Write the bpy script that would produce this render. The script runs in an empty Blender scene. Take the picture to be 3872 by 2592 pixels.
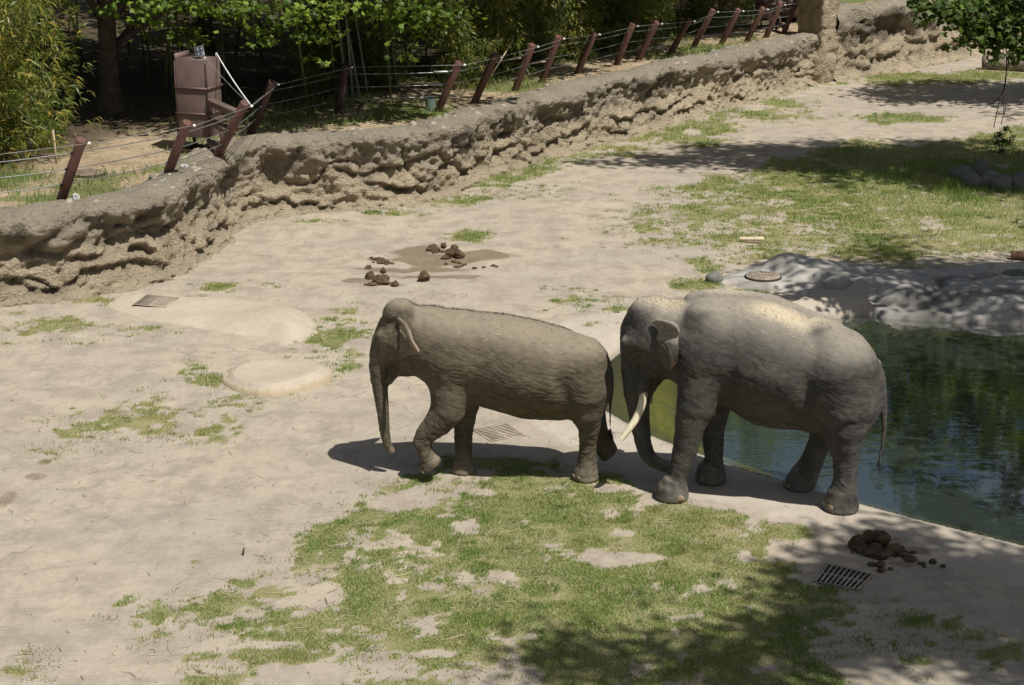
import bpy, bmesh, math, random
import numpy as np
from mathutils import Vector, Matrix, Euler

random.seed(7)
RNG = np.random.default_rng(7)
scene = bpy.context.scene
COL = scene.collection

# ---------------------------------------------------------------- camera, sky, sun, exposure
FPX, CAM_H, PITCH = 6613.0, 8.5, math.radians(16.36)     # focal length in photograph pixels, eye height
cam_d = bpy.data.cameras.new("camera")
cam_d.sensor_width = 36.0
cam_d.lens = 36.0 * FPX / 3872.0
cam_d.clip_start, cam_d.clip_end = 0.5, 600.0
cam = bpy.data.objects.new("camera", cam_d)
cam.location = (0, 0, CAM_H)
cam.rotation_euler = (math.pi / 2 - PITCH, 0, 0)
COL.objects.link(cam)
scene.camera = cam

SUN_VEC = Vector((0.38, -0.42, 1.0)).normalized()         # direction towards the sun
sun_el = math.asin(SUN_VEC.z)
sun_az = math.atan2(SUN_VEC.x, SUN_VEC.y)
world = bpy.data.worlds.new("World")
scene.world = world
world.use_nodes = True
wn = world.node_tree
wn.nodes.clear()
sky = wn.nodes.new("ShaderNodeTexSky")
sky.sky_type = 'NISHITA'
sky.sun_disc = False
sky.sun_elevation = sun_el
sky.sun_rotation = sun_az
sky.air_density = 1.1
sky.dust_density = 2.5
bg = wn.nodes.new("ShaderNodeBackground")
bg.inputs["Strength"].default_value = 0.05
wo = wn.nodes.new("ShaderNodeOutputWorld")
# unseen bright clouds added to the clear sky to lift the water's reflection
tcw = wn.nodes.new("ShaderNodeTexCoord")
mpw = wn.nodes.new("ShaderNodeMapping"); mpw.inputs["Scale"].default_value = (1.0, 1.0, 2.2)
nsw = wn.nodes.new("ShaderNodeTexNoise"); nsw.inputs["Scale"].default_value = 3.0; nsw.inputs["Detail"].default_value = 6; nsw.inputs["Roughness"].default_value = .6
rmw = wn.nodes.new("ShaderNodeMapRange"); rmw.inputs["From Min"].default_value = .46; rmw.inputs["From Max"].default_value = .72; rmw.inputs["To Max"].default_value = .75
mxw = wn.nodes.new("ShaderNodeMix"); mxw.data_type = 'RGBA'
mxw.inputs[7].default_value = (9.0, 9.4, 10.0, 1)
wn.links.new(tcw.outputs["Generated"], mpw.inputs["Vector"]); wn.links.new(mpw.outputs[0], nsw.inputs["Vector"])
wn.links.new(nsw.outputs["Fac"], rmw.inputs["Value"]); wn.links.new(rmw.outputs[0], mxw.inputs[0])
wn.links.new(sky.outputs[0], mxw.inputs[6])
wn.links.new(mxw.outputs[2], bg.inputs[0])
wn.links.new(bg.outputs[0], wo.inputs[0])
sl = bpy.data.lights.new("sun", 'SUN')
sl.energy = 5.0
sl.angle = math.radians(0.7)
sl.color = (1.0, 0.97, 0.915)
so = bpy.data.objects.new("sun", sl)
so.rotation_euler = (-SUN_VEC).to_track_quat('-Z', 'Y').to_euler()
so.location = (6, -6, 30)
COL.objects.link(so)
scene.view_settings.view_transform = 'Standard'
scene.view_settings.look = 'None'
scene.view_settings.exposure = 0.16
scene.view_settings.gamma = 1.0
scene.view_settings.use_curve_mapping = False
try:
    scene.cycles.max_bounces = 6
    scene.cycles.transparent_max_bounces = 12
    scene.cycles.caustics_reflective = False
    scene.cycles.caustics_refractive = False
except Exception:
    pass

# ---------------------------------------------------------------- where a pixel of the photograph lies in the place
CP, SP = math.cos(PITCH), math.sin(PITCH)
S0 = 1 / 0.6049                                           # overview pixel -> photograph pixel

def ray(x, y):
    a, b = (x - 1936.0) / FPX, (1296.0 - y) / FPX
    return np.array((a, CP + b * SP, -SP + b * CP))

def gsrc(x, y, z=0.0):
    d = ray(x, y)
    t = (z - CAM_H) / d[2]
    return np.array((d[0] * t, d[1] * t, z))

def g(x, y, z=0.0):                                       # overview pixel on the level z
    return gsrc(x * S0, y * S0, z)

def mpp(p):                                               # metres per overview pixel at a point
    return (p[1] * CP + (CAM_H - p[2]) * SP) / FPX * S0

# ---------------------------------------------------------------- tags
def tag(o, label=None, cat=None, group=None, kind=None):
    if label: o["label"] = label
    if cat: o["category"] = cat
    if group: o["group"] = group
    if kind: o["kind"] = kind
    return o

def empty(name, loc, rot=(0, 0, 0)):
    o = bpy.data.objects.new(name, None)
    o.empty_display_size = 0.2
    o.location = loc
    o.rotation_euler = rot
    COL.objects.link(o)
    return o

def link(name, me, mats, parent=None, smooth=True):
    o = bpy.data.objects.new(name, me)
    COL.objects.link(o)
    if mats is not None and len(me.materials) == 0:
        for m in (mats if isinstance(mats, (list, tuple)) else [mats]):
            me.materials.append(m)
    if parent is not None:
        o.parent = parent
    if smooth and len(me.polygons):
        me.polygons.foreach_set("use_smooth", np.ones(len(me.polygons), dtype=bool))
    return o

def np_mesh(name, V, F, attrs=None):
    """mesh from numpy arrays: V (n,3), F (m,3|4) or a list of such arrays"""
    V = np.asarray(V, dtype=np.float32)
    Fs = F if isinstance(F, list) else [F]
    Fs = [np.asarray(f, dtype=np.int32) for f in Fs if len(f)]
    me = bpy.data.meshes.new(name)
    me.vertices.add(len(V))
    me.vertices.foreach_set("co", V.ravel())
    loops = np.concatenate([f.ravel() for f in Fs])
    tot = np.concatenate([np.full(len(f), f.shape[1], dtype=np.int32) for f in Fs])
    start = np.concatenate(([0], np.cumsum(tot)[:-1])).astype(np.int32)
    me.loops.add(len(loops))
    me.loops.foreach_set("vertex_index", loops)
    me.polygons.add(len(tot))
    me.polygons.foreach_set("loop_start", start)
    me.polygons.foreach_set("loop_total", tot)
    me.update(calc_edges=True)
    if attrs:
        for k, a in attrs.items():
            a = np.asarray(a, dtype=np.float32)
            if a.ndim == 1:
                at = me.attributes.new(k, 'FLOAT', 'POINT')
                at.data.foreach_set("value", a)
            else:
                at = me.attributes.new(k, 'FLOAT_COLOR', 'POINT')
                if a.shape[1] == 3:
                    a = np.concatenate((a, np.ones((len(a), 1), np.float32)), 1)
                at.data.foreach_set("color", a.ravel())
    return me

# ---------------------------------------------------------------- noise
_PERM = np.random.default_rng(3).permutation(512).astype(np.int64)
_VAL = np.random.default_rng(4).random(512).astype(np.float32) * 2 - 1

def _h(ix, iy, iz):
    return _VAL[_PERM[(_PERM[(_PERM[ix & 511] + iy) & 511] + iz) & 511]]

def noise(p):
    """value noise in -1..1, p (n,2) or (n,3)"""
    p = np.asarray(p, dtype=np.float64)
    if p.shape[1] == 2:
        p = np.concatenate((p, np.full((len(p), 1), 0.37)), 1)
    i = np.floor(p).astype(np.int64)
    f = p - i
    f = f * f * f * (f * (f * 6 - 15) + 10)
    x, y, z = i.T
    fx, fy, fz = f.T
    def L(a, b, t): return a + (b - a) * t
    c = [[[ _h(x + a, y + b, z + d) for d in (0, 1)] for b in (0, 1)] for a in (0, 1)]
    return L(L(L(c[0][0][0], c[1][0][0], fx), L(c[0][1][0], c[1][1][0], fx), fy),
             L(L(c[0][0][1], c[1][0][1], fx), L(c[0][1][1], c[1][1][1], fx), fy), fz).astype(np.float32)

def fbm(p, oct=4, gain=0.5):
    p = np.asarray(p, dtype=np.float64)
    s, a, n = 0, 1.0, 0
    for k in range(oct):
        s = s + a * noise(p * (2.03 ** k) + 17.3 * k)
        n += a
        a *= gain
    return s / n

def sstep(a, b, x):
    t = np.clip((x - a) / (b - a), 0, 1)
    return t * t * (3 - 2 * t)

# ---------------------------------------------------------------- polygons on the plan
def poly_sd(P, poly):
    """signed distance (negative inside) from points P (n,2) to a closed polygon"""
    P = np.asarray(P, dtype=np.float64)
    poly = np.asarray(poly, dtype=np.float64)
    n = len(poly)
    d = np.full(len(P), 1e18)
    s = np.zeros(len(P), bool)
    for i in range(n):
        a, b = poly[i], poly[(i + 1) % n]
        e, w = b - a, P - a
        t = np.clip((w @ e) / max(e @ e, 1e-12), 0, 1)
        q = w - t[:, None] * e
        d = np.minimum(d, (q * q).sum(1))
        c = ((a[1] <= P[:, 1]) != (b[1] <= P[:, 1]))
        den = (b[1] - a[1]) if abs(b[1] - a[1]) > 1e-12 else 1e-12
        s ^= c & (P[:, 0] < a[0] + (P[:, 1] - a[1]) / den * e[0])
    d = np.sqrt(d)
    return np.where(s, -d, d)

def line_d(P, pts):
    P = np.asarray(P, dtype=np.float64)
    pts = np.asarray(pts, dtype=np.float64)
    d = np.full(len(P), 1e18)
    for a, b in zip(pts[:-1], pts[1:]):
        e, w = b - a, P - a
        t = np.clip((w @ e) / max(e @ e, 1e-12), 0, 1)
        q = w - t[:, None] * e
        d = np.minimum(d, (q * q).sum(1))
    return np.sqrt(d)

def smooth_line(pts, n=6, closed=False):
    """Catmull-Rom through the points"""
    pts = np.asarray(pts, dtype=np.float64)
    m = len(pts)
    out = []
    for i in range(m if closed else m - 1):
        if closed:
            p0, p1, p2, p3 = pts[(i - 1) % m], pts[i], pts[(i + 1) % m], pts[(i + 2) % m]
        else:
            p0, p1, p2, p3 = pts[max(i - 1, 0)], pts[i], pts[i + 1], pts[min(i + 2, m - 1)]
        for k in range(n):
            t = k / n
            out.append(0.5 * ((2 * p1) + (p2 - p0) * t + (2 * p0 - 5 * p1 + 4 * p2 - p3) * t * t + (3 * p1 - p0 - 3 * p2 + p3) * t ** 3))
    if not closed:
        out.append(pts[-1])
    return np.array(out)

# ---------------------------------------------------------------- tube / box helpers (lists of V, F)
class MB:
    def __init__(self):
        self.V, self.Q, self.T, self.n = [], [], [], 0
    def add(self, V, Q=None, T=None):
        V = np.asarray(V, dtype=np.float64)
        if Q is not None and len(Q): self.Q.append(np.asarray(Q) + self.n)
        if T is not None and len(T): self.T.append(np.asarray(T) + self.n)
        self.V.append(V)
        self.n += len(V)
        return self
    def tube(self, pts, r, seg=8, cap=True):
        pts = np.asarray(pts, dtype=np.float64)
        m = len(pts)
        r = np.broadcast_to(np.asarray(r, dtype=np.float64), (m,))
        tan = np.gradient(pts, axis=0)
        tan /= np.linalg.norm(tan, axis=1)[:, None] + 1e-12
        up = np.array((0, 0, 1.0)) if abs(tan[0][2]) < 0.9 else np.array((1.0, 0, 0))
        V = []
        for i in range(m):
            a = np.cross(tan[i], up); a /= np.linalg.norm(a) + 1e-12
            b = np.cross(a, tan[i]); up = b
            an = np.arange(seg) * 2 * math.pi / seg
            V.append(pts[i] + r[i] * (np.cos(an)[:, None] * a + np.sin(an)[:, None] * b))
        V = np.concatenate(V)
        Q = []
        for i in range(m - 1):
            for k in range(seg):
                k2 = (k + 1) % seg
                Q.append((i * seg + k, i * seg + k2, (i + 1) * seg + k2, (i + 1) * seg + k))
        T = []
        if cap:
            V = np.concatenate((V, pts[:1], pts[-1:]))
            for k in range(seg):
                k2 = (k + 1) % seg
                T.append((m * seg, k2, k))
                T.append((m * seg + 1, (m - 1) * seg + k, (m - 1) * seg + k2))
        return self.add(V, Q, T)
    def box(self, c, size, rot=None, bev=0.0):
        sx, sy, sz = [s / 2 for s in size]
        if bev <= 0:
            V = np.array([(x, y, z) for x in (-sx, sx) for y in (-sy, sy) for z in (-sz, sz)])
            Q = [(0, 1, 3, 2), (4, 6, 7, 5), (0, 4, 5, 1), (2, 3, 7, 6), (0, 2, 6, 4), (1, 5, 7, 3)]
            T = []
        else:
            b = min(bev, sx * .9, sy * .9, sz * .9)
            bm = bmesh.new()
            bmesh.ops.create_cube(bm, size=1.0)
            for v in bm.verts: v.co = Vector((v.co.x * 2 * sx, v.co.y * 2 * sy, v.co.z * 2 * sz))
            bmesh.ops.bevel(bm, geom=list(bm.edges), offset=b, segments=2, affect='EDGES', profile=0.5)
            bm.verts.index_update()
            V = np.array([v.co[:] for v in bm.verts])
            Q = [[v.index for v in f.verts] for f in bm.faces if len(f.verts) == 4]
            T = [[v.index for v in f.verts] for f in bm.faces if len(f.verts) == 3]
            bm.free()
        if rot is not None:
            V = V @ np.array(rot).T
        return self.add(V + np.asarray(c), Q, T)
    def mesh(self, name, attrs=None):
        F = []
        if self.Q: F.append(np.concatenate(self.Q))
        if self.T: F.append(np.concatenate(self.T))
        return np_mesh(name, np.concatenate(self.V), F, attrs)
    def build(self, name, mat, parent=None, smooth=False):
        return link(name, self.mesh(name), mat, parent, smooth)

def shade_auto(o, deg=40):
    me = o.data
    me.polygons.foreach_set("use_smooth", np.ones(len(me.polygons), dtype=bool))
    try:
        me.set_sharp_from_angle(angle=math.radians(deg))
    except Exception:
        pass
    return o

# ---------------------------------------------------------------- materials
def new_mat(name):
    m = bpy.data.materials.new(name)
    m.use_nodes = True
    nt = m.node_tree
    nt.nodes.clear()
    out = nt.nodes.new("ShaderNodeOutputMaterial")
    return m, nt, out

class NT:
    """short-hand for node graphs"""
    def __init__(self, nt): self.nt = nt
    def n(self, t, **kw):
        nd = self.nt.nodes.new(t)
        for k, v in kw.items(): setattr(nd, k, v)
        return nd
    def set(self, sock, v):
        if hasattr(v, "is_linked") or isinstance(v, bpy.types.NodeSocket): self.nt.links.new(v, sock)
        else: sock.default_value = v
    def attr(self, name, col=False):
        a = self.n("ShaderNodeAttribute", attribute_name=name)
        return a.outputs["Color" if col else "Fac"]
    def coord(self, k="Object"): return self.n("ShaderNodeTexCoord").outputs[k]
    def pos(self): return self.n("ShaderNodeNewGeometry").outputs["Position"]
    def map(self, v, scale=(1, 1, 1), rot=(0, 0, 0), loc=(0, 0, 0)):
        m = self.n("ShaderNodeMapping")
        self.set(m.inputs["Vector"], v)
        m.inputs["Scale"].default_value = scale
        m.inputs["Rotation"].default_value = rot
        m.inputs["Location"].default_value = loc
        return m.outputs[0]
    def noise(self, v, scale=5, detail=4, rough=0.55, dist=0.0, ty='FBM'):
        m = self.n("ShaderNodeTexNoise")
        self.set(m.inputs["Vector"], v)
        m.inputs["Scale"].default_value = scale
        m.inputs["Detail"].default_value = detail
        m.inputs["Roughness"].default_value = rough
        m.inputs["Distortion"].default_value = dist
        return m.outputs["Fac"]
    def voro(self, v, scale=5, feature='F1', rnd=1.0):
        m = self.n("ShaderNodeTexVoronoi", feature=feature)
        self.set(m.inputs["Vector"], v)
        m.inputs["Scale"].default_value = scale
        m.inputs["Randomness"].default_value = rnd
        return m.outputs["Distance"]
    def math(self, op, a, b=0.0, c=None, clamp=False):
        m = self.n("ShaderNodeMath", operation=op, use_clamp=clamp)
        self.set(m.inputs[0], a); self.set(m.inputs[1], b)
        if c is not None: self.set(m.inputs[2], c)
        return m.outputs[0]
    def ramp(self, v, a, b, lo=0.0, hi=1.0):
        m = self.n("ShaderNodeMapRange", interpolation_type='SMOOTHSTEP')
        self.set(m.inputs["Value"], v)
        m.inputs["From Min"].default_value = a; m.inputs["From Max"].default_value = b
        m.inputs["To Min"].default_value = lo; m.inputs["To Max"].default_value = hi
        return m.outputs[0]
    def mix(self, f, a, b, blend='MIX'):
        m = self.n("ShaderNodeMix", data_type='RGBA', blend_type=blend)
        self.set(m.inputs[0], f)
        def c(v): return (*v, 1.0) if isinstance(v, tuple) and len(v) == 3 else v
        self.set(m.inputs[6], c(a)); self.set(m.inputs[7], c(b))
        return m.outputs[2]
    def bump(self, h, strength=0.5, dist=0.01, normal=None):
        m = self.n("ShaderNodeBump")
        self.set(m.inputs["Height"], h)
        self.set(m.inputs["Strength"], strength)
        m.inputs["Distance"].default_value = dist
        if normal is not None: self.set(m.inputs["Normal"], normal)
        return m.outputs[0]
    def bsdf(self, col, rough=0.8, normal=None, metal=0.0, spec=0.3):
        b = self.n("ShaderNodeBsdfPrincipled")
        if isinstance(col, tuple) and len(col) == 3: col = (*col, 1.0)
        self.set(b.inputs["Base Color"], col)
        self.set(b.inputs["Roughness"], rough)
        b.inputs["Metallic"].default_value = metal
        b.inputs["Specular IOR Level"].default_value = spec
        if normal is not None: self.set(b.inputs["Normal"], normal)
        return b

def simple_mat(name, col, rough=0.7, metal=0.0, spec=0.3, var=0.18, scale=6.0, bump=0.0, bscale=40.0):
    m, nt, out = new_mat(name)
    N = NT(nt)
    v = N.coord()
    f = N.noise(v, scale, 5, 0.6)
    a = tuple(c * (1 - var) for c in col); b = tuple(min(1, c * (1 + var)) for c in col)
    c = N.mix(N.ramp(f, 0.3, 0.7), a, b)
    nrm = N.bump(N.noise(v, bscale, 4, 0.6), bump, 0.01) if bump else None
    nt.links.new(N.bsdf(c, rough, nrm, metal, spec).outputs[0], out.inputs[0])
    return m

def leaf_mat(name, trans=0.35, rough=0.45, spec=0.35):
    """leaf colour comes from the leaf's own colour attribute"""
    m, nt, out = new_mat(name)
    N = NT(nt)
    c = N.attr("leaf_col", True)
    b = N.bsdf(c, rough, None, 0.0, spec)
    t = N.n("ShaderNodeBsdfTranslucent")
    c2 = N.mix(0.5, c, (0.28, 0.36, 0.04), 'MIX')
    nt.links.new(c2, t.inputs[0])
    mx = N.n("ShaderNodeMixShader")
    mx.inputs[0].default_value = trans
    nt.links.new(b.outputs[0], mx.inputs[1]); nt.links.new(t.outputs[0], mx.inputs[2])
    nt.links.new(mx.outputs[0], out.inputs[0])
    return m

# ================================================================ implicit surfaces (for the animals and some rocks)
def smin(a, b, k):
    if k <= 0: return np.minimum(a, b)
    h = np.maximum(k - np.abs(a - b), 0) / k
    return np.minimum(a, b) - h * h * k * 0.25

def smax(a, b, k): return -smin(-a, -b, k)

def sd_chain(P, pts, rad, flat=1.0):
    """tapered tube through points; flat<1 widens it in v"""
    best = None
    for i in range(len(pts) - 1):
        a = np.asarray(pts[i], np.float32); b = np.asarray(pts[i + 1], np.float32)
        e = b - a
        w = P - a
        t = np.clip((w @ e) / max(float(e @ e), 1e-9), 0, 1).astype(np.float32)
        q = w - t[:, None] * e
        if flat != 1.0: q = q * np.array((1, flat, 1), np.float32)
        d = np.sqrt((q * q).sum(1)) - (rad[i] + (rad[i + 1] - rad[i]) * t)
        best = d if best is None else np.minimum(best, d)
    return best

def sd_ell(P, c, r, ang=0.0):
    q = P - np.asarray(c, np.float32)
    if ang:
        ca, sa = math.cos(ang), math.sin(ang)
        q = np.stack((q[:, 0] * ca + q[:, 2] * sa, q[:, 1], -q[:, 0] * sa + q[:, 2] * ca), 1)
    r = np.asarray(r, np.float32)
    k0 = np.sqrt(((q / r) ** 2).sum(1)) + 1e-6
    k1 = np.sqrt(((q / (r * r)) ** 2).sum(1)) + 1e-6
    return k0 * (k0 - 1) / k1

def sd_loft(P, us, zc, zr, w, ex=2.2, cap=0.25, taper=.26):
    """body of elliptical cross sections along u"""
    u = P[:, 0]
    uc = np.clip(u, us[0], us[-1])
    c = np.interp(uc, us, zc); a = np.interp(uc, us, zr); b = np.interp(uc, us, w)
    b = b * (1 - taper * np.clip((c - P[:, 2]) / a, 0, 1) ** 1.2)
    du = np.abs(u - uc)
    m = np.minimum(a, b)
    rr = (np.abs((P[:, 2] - c) / a) ** ex + np.abs(P[:, 1] / b) ** ex) ** (1.0 / ex)
    d = (rr - 1) * m
    return np.where(du > 0, np.sqrt(np.maximum(d + cap, 0) ** 2 + du ** 2) - cap, d).astype(np.float32)

def surface_nets(f, lo, hi, h):
    n = [int(math.ceil((hi[i] - lo[i]) / h)) + 1 for i in range(3)]
    ax = [lo[i] + np.arange(n[i]) * h for i in range(3)]
    G = np.empty(n, np.float32)
    step = max(1, 400000 // (n[1] * n[2]))
    Y, Z = np.meshgrid(ax[1], ax[2], indexing='ij')
    yz = np.stack((Y.ravel(), Z.ravel()), 1).astype(np.float32)
    for i in range(0, n[0], step):
        xs = ax[0][i:i + step]
        P = np.empty((len(xs), len(yz), 3), np.float32)
        P[:, :, 0] = xs[:, None]
        P[:, :, 1:] = yz[None]
        G[i:i + step] = f(P.reshape(-1, 3)).reshape(len(xs), n[1], n[2])
    S = G < 0
    c = [m - 1 for m in n]
    cnt = np.zeros(c, np.int32)
    acc = np.zeros(c + [3], np.float32)
    corner = [(a, b, d) for a in (0, 1) for b in (0, 1) for d in (0, 1)]
    def sl(o): return tuple(slice(o[i], o[i] + c[i]) for i in range(3))
    for o in corner:
        for k in range(3):
            if o[k] == 0:
                o2 = list(o); o2[k] = 1
                A, B = G[sl(o)], G[sl(o2)]
                x = (A < 0) != (B < 0)
                t = A / np.where(x, A - B, 1)
                cnt += x
                for d in range(3):
                    acc[..., d] += np.where(x, (t if d == k else o[d]), 0)
    m = cnt > 0
    idx = np.full(c, -1, np.int64)
    idx[m] = np.arange(m.sum())
    ii = np.argwhere(m)
    V = (acc[m] / cnt[m][:, None] + ii) * h + np.array(lo)
    F = []
    for k in range(3):
        a, b = (k + 1) % 3, (k + 2) % 3
        o2 = [0, 0, 0]; o2[k] = 1
        s0 = [slice(1, n[i] - 1) for i in range(3)]; s0[k] = slice(0, n[k] - 1)
        s1 = list(s0); s1[k] = slice(1, n[k])
        A, B = S[tuple(s0)], S[tuple(s1)]
        e = np.argwhere(A != B)
        sgn = A[tuple(e.T)]
        e = e + np.array([0 if i == k else 1 for i in range(3)])
        def cell(da, db):
            q = e.copy(); q[:, a] += da; q[:, b] += db
            return idx[tuple(q.T)]
        q = np.stack((cell(-1, -1), cell(0, -1), cell(0, 0), cell(-1, 0)), 1)
        q[~sgn] = q[~sgn][:, ::-1]
        F.append(q)
    F = np.concatenate(F)
    F = F[(F >= 0).all(1)]
    return V, F

def laplace(V, F, it=1, lam=0.5):
    V = V.copy()
    E = np.concatenate([F[:, [i, (i + 1) % F.shape[1]]] for i in range(F.shape[1])])
    n = len(V)
    deg = np.bincount(E[:, 0], minlength=n) + np.bincount(E[:, 1], minlength=n)
    for _ in range(it):
        A = np.zeros_like(V)
        for d in range(3):
            A[:, d] = np.bincount(E[:, 0], V[E[:, 1], d], n) + np.bincount(E[:, 1], V[E[:, 0], d], n)
        V += lam * (A / np.maximum(deg, 1)[:, None] - V)
    return V

def vnormals(V, F):
    if F.shape[1] == 4:
        fn = np.cross(V[F[:, 2]] - V[F[:, 0]], V[F[:, 3]] - V[F[:, 1]])
    else:
        fn = np.cross(V[F[:, 1]] - V[F[:, 0]], V[F[:, 2]] - V[F[:, 0]])
    N = np.zeros_like(V)
    for d in range(3):
        for k in range(F.shape[1]):
            N[:, d] += np.bincount(F[:, k], fn[:, d], len(V))
    return N / (np.linalg.norm(N, axis=1)[:, None] + 1e-12)

def subdiv(V, F, levels=1):
    me = np_mesh("tmp", V, F)
    o = bpy.data.objects.new("tmp", me)
    COL.objects.link(o)
    md = o.modifiers.new("s", 'SUBSURF'); md.levels = levels; md.render_levels = levels
    dg = bpy.context.evaluated_depsgraph_get()
    ev = o.evaluated_get(dg)
    m2 = ev.to_mesh()
    V2 = np.empty(len(m2.vertices) * 3, np.float32); m2.vertices.foreach_get("co", V2)
    L = np.empty(len(m2.loops), np.int32); m2.loops.foreach_get("vertex_index", L)
    ev.to_mesh_clear()
    bpy.data.objects.remove(o); bpy.data.meshes.remove(me)
    return V2.reshape(-1, 3).astype(np.float64), L.reshape(-1, 4)

# ================================================================ pond outline, ground
WATER_Z = -0.14
def W2(pts, z=0.0): return np.array([g(x, y, z)[:2] for x, y in pts])
POND_PX = [(1398, 827), (1383, 900), (1384, 936), (1408, 949), (1437, 966), (1490, 993), (1539, 1013), (1596, 1034), (1660, 1058), (1720, 1078), (1792, 1100), (1870, 1122),
           (1965, 1150), (2088, 1184), (2196, 1211), (2342, 1246), (2520, 1290), (2800, 1350), (3300, 1300), (3300, 760), (2600, 735), (2342, 724), (2180, 716), (2020, 708), (1998, 700), (1930, 706), (1873, 712),
           (1780, 722), (1690, 738), (1600, 752), (1520, 768), (1450, 786)]
POND = W2(POND_PX, WATER_Z)

FEET = [gsrc(2240 + a * .5868, 1060 + b * .5868)[:2] for a, b in ((512, 1400), (765, 1270), (1602, 1470), (1330, 1350))] + \
       [gsrc(1340 + a * .4975, 1080 + b * .4975)[:2] for a, b in ((832, 1430), (1760, 1462), (590, 1440))]

WALL_BASE_PX = [(-420, 735), (-200, 718), (0, 702), (108, 692), (243, 674), (330, 655), (405, 628), (478, 582), (530, 528), (575, 502), (640, 490), (720, 482), (850, 478), (950, 470), (1030, 448), (1090, 416),
                (1180, 387), (1300, 347), (1430, 314), (1560, 276), (1700, 236), (1800, 210), (1880, 190)]
WALL_LINE = smooth_line(W2(WALL_BASE_PX), 10)
WALL2_PX = [(1905, 190), (1960, 180), (2030, 168), (2110, 156), (2180, 142), (2240, 128), (2300, 118), (2400, 108), (2560, 100)]
WALL2_LINE = smooth_line(W2(WALL2_PX), 8)

def pond_sd(P): return poly_sd(P, POND)

def gz(P, psd=None):
    P = np.asarray(P, float)
    z = 0.08 * fbm(P * 0.16, 2) + 0.045 * fbm(P * 0.55 + 5, 3) + 0.013 * fbm(P * 1.9, 3) - 0.012 * np.clip(1 - np.abs(noise(P * np.array((.5, .9)) + 40)) * 6, 0, 1)
    keep = np.ones(len(P))
    for f in FEET: keep = np.minimum(keep, sstep(.5, 1.8, np.hypot(P[:, 0] - f[0], P[:, 1] - f[1])))
    near_pond = pond_sd(P) if psd is None else psd
    z = z * keep * (0.25 + 0.75 * sstep(0.2, 2.0, np.abs(near_pond)))
    z = z - 0.14 * sstep(.45, 0.0, near_pond) - .05 * sstep(0.02, -.06, near_pond)
    z = z - (0.30 * sstep(0, -1.1, near_pond) + .8 * sstep(-.5, -3.0, near_pond))
    return z

# grass: (centre x, y, half width, half height, strength) in overview pixels on the ground
LAWN_FRONT = W2([(825, 1130), (850, 1095), (905, 1080), (1000, 1088), (1090, 1086), (1180, 1040), (1300, 1080), (1380, 1085), (1450, 1100), (1480, 1115), (1540, 1150), (1660, 1160), (1720, 1185), (1790, 1200), (1850, 1225),
                 (1840, 1270), (1860, 1330), (2010, 1360), (2060, 1400), (2050, 1440), (1940, 1450), (1900, 1490), (2000, 1570), (1700, 1640), (300, 1700), (200, 1600), (330, 1520), (260, 1380), (400, 1350), (500, 1335), (560, 1290), (620, 1255),
                 (650, 1220), (720, 1185), (780, 1160)])
BARE = [(935, 1148, 92, 26), (1000, 1125, 60, 18), (1062, 1222, 30, 28), (915, 1248, 36, 24), (1032, 1278, 18, 12), (1150, 1318, 52, 15), (740, 1368, 82, 36), (650, 1385, 40, 10), (908, 1335, 40, 13), (1110, 1128, 46, 11), (1400, 1276, 82, 22),
        (1395, 1118, 46, 15), (1470, 1135, 40, 18), (1660, 1152, 60, 14), (830, 1290, 28, 10), (1470, 1282, 40, 14), (1430, 1220, 30, 8), (1235, 1205, 24, 6), (1700, 1275, 24, 22), (450, 1470, 110, 24), (330, 1500, 80, 30), (600, 1480, 60, 12),
        (700, 1545, 260, 26), (1150, 1555, 120, 30), (980, 1500, 60, 10), (1760, 1535, 120, 20), (1560, 1420, 50, 8), (1780, 1262, 44, 26)]
LAWN_BACK = W2([(1560, 640), (1610, 585), (1500, 560), (1390, 530), (1440, 470), (1500, 440), (1600, 395), (1740, 370), (1850, 335), (1950, 318), (2080, 330), (2342, 285), (2800, 290), (2800, 600), (2342, 596), (2080, 606), (1960, 604), (1840, 602), (1760, 604), (1690, 612), (1600, 655)])
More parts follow.
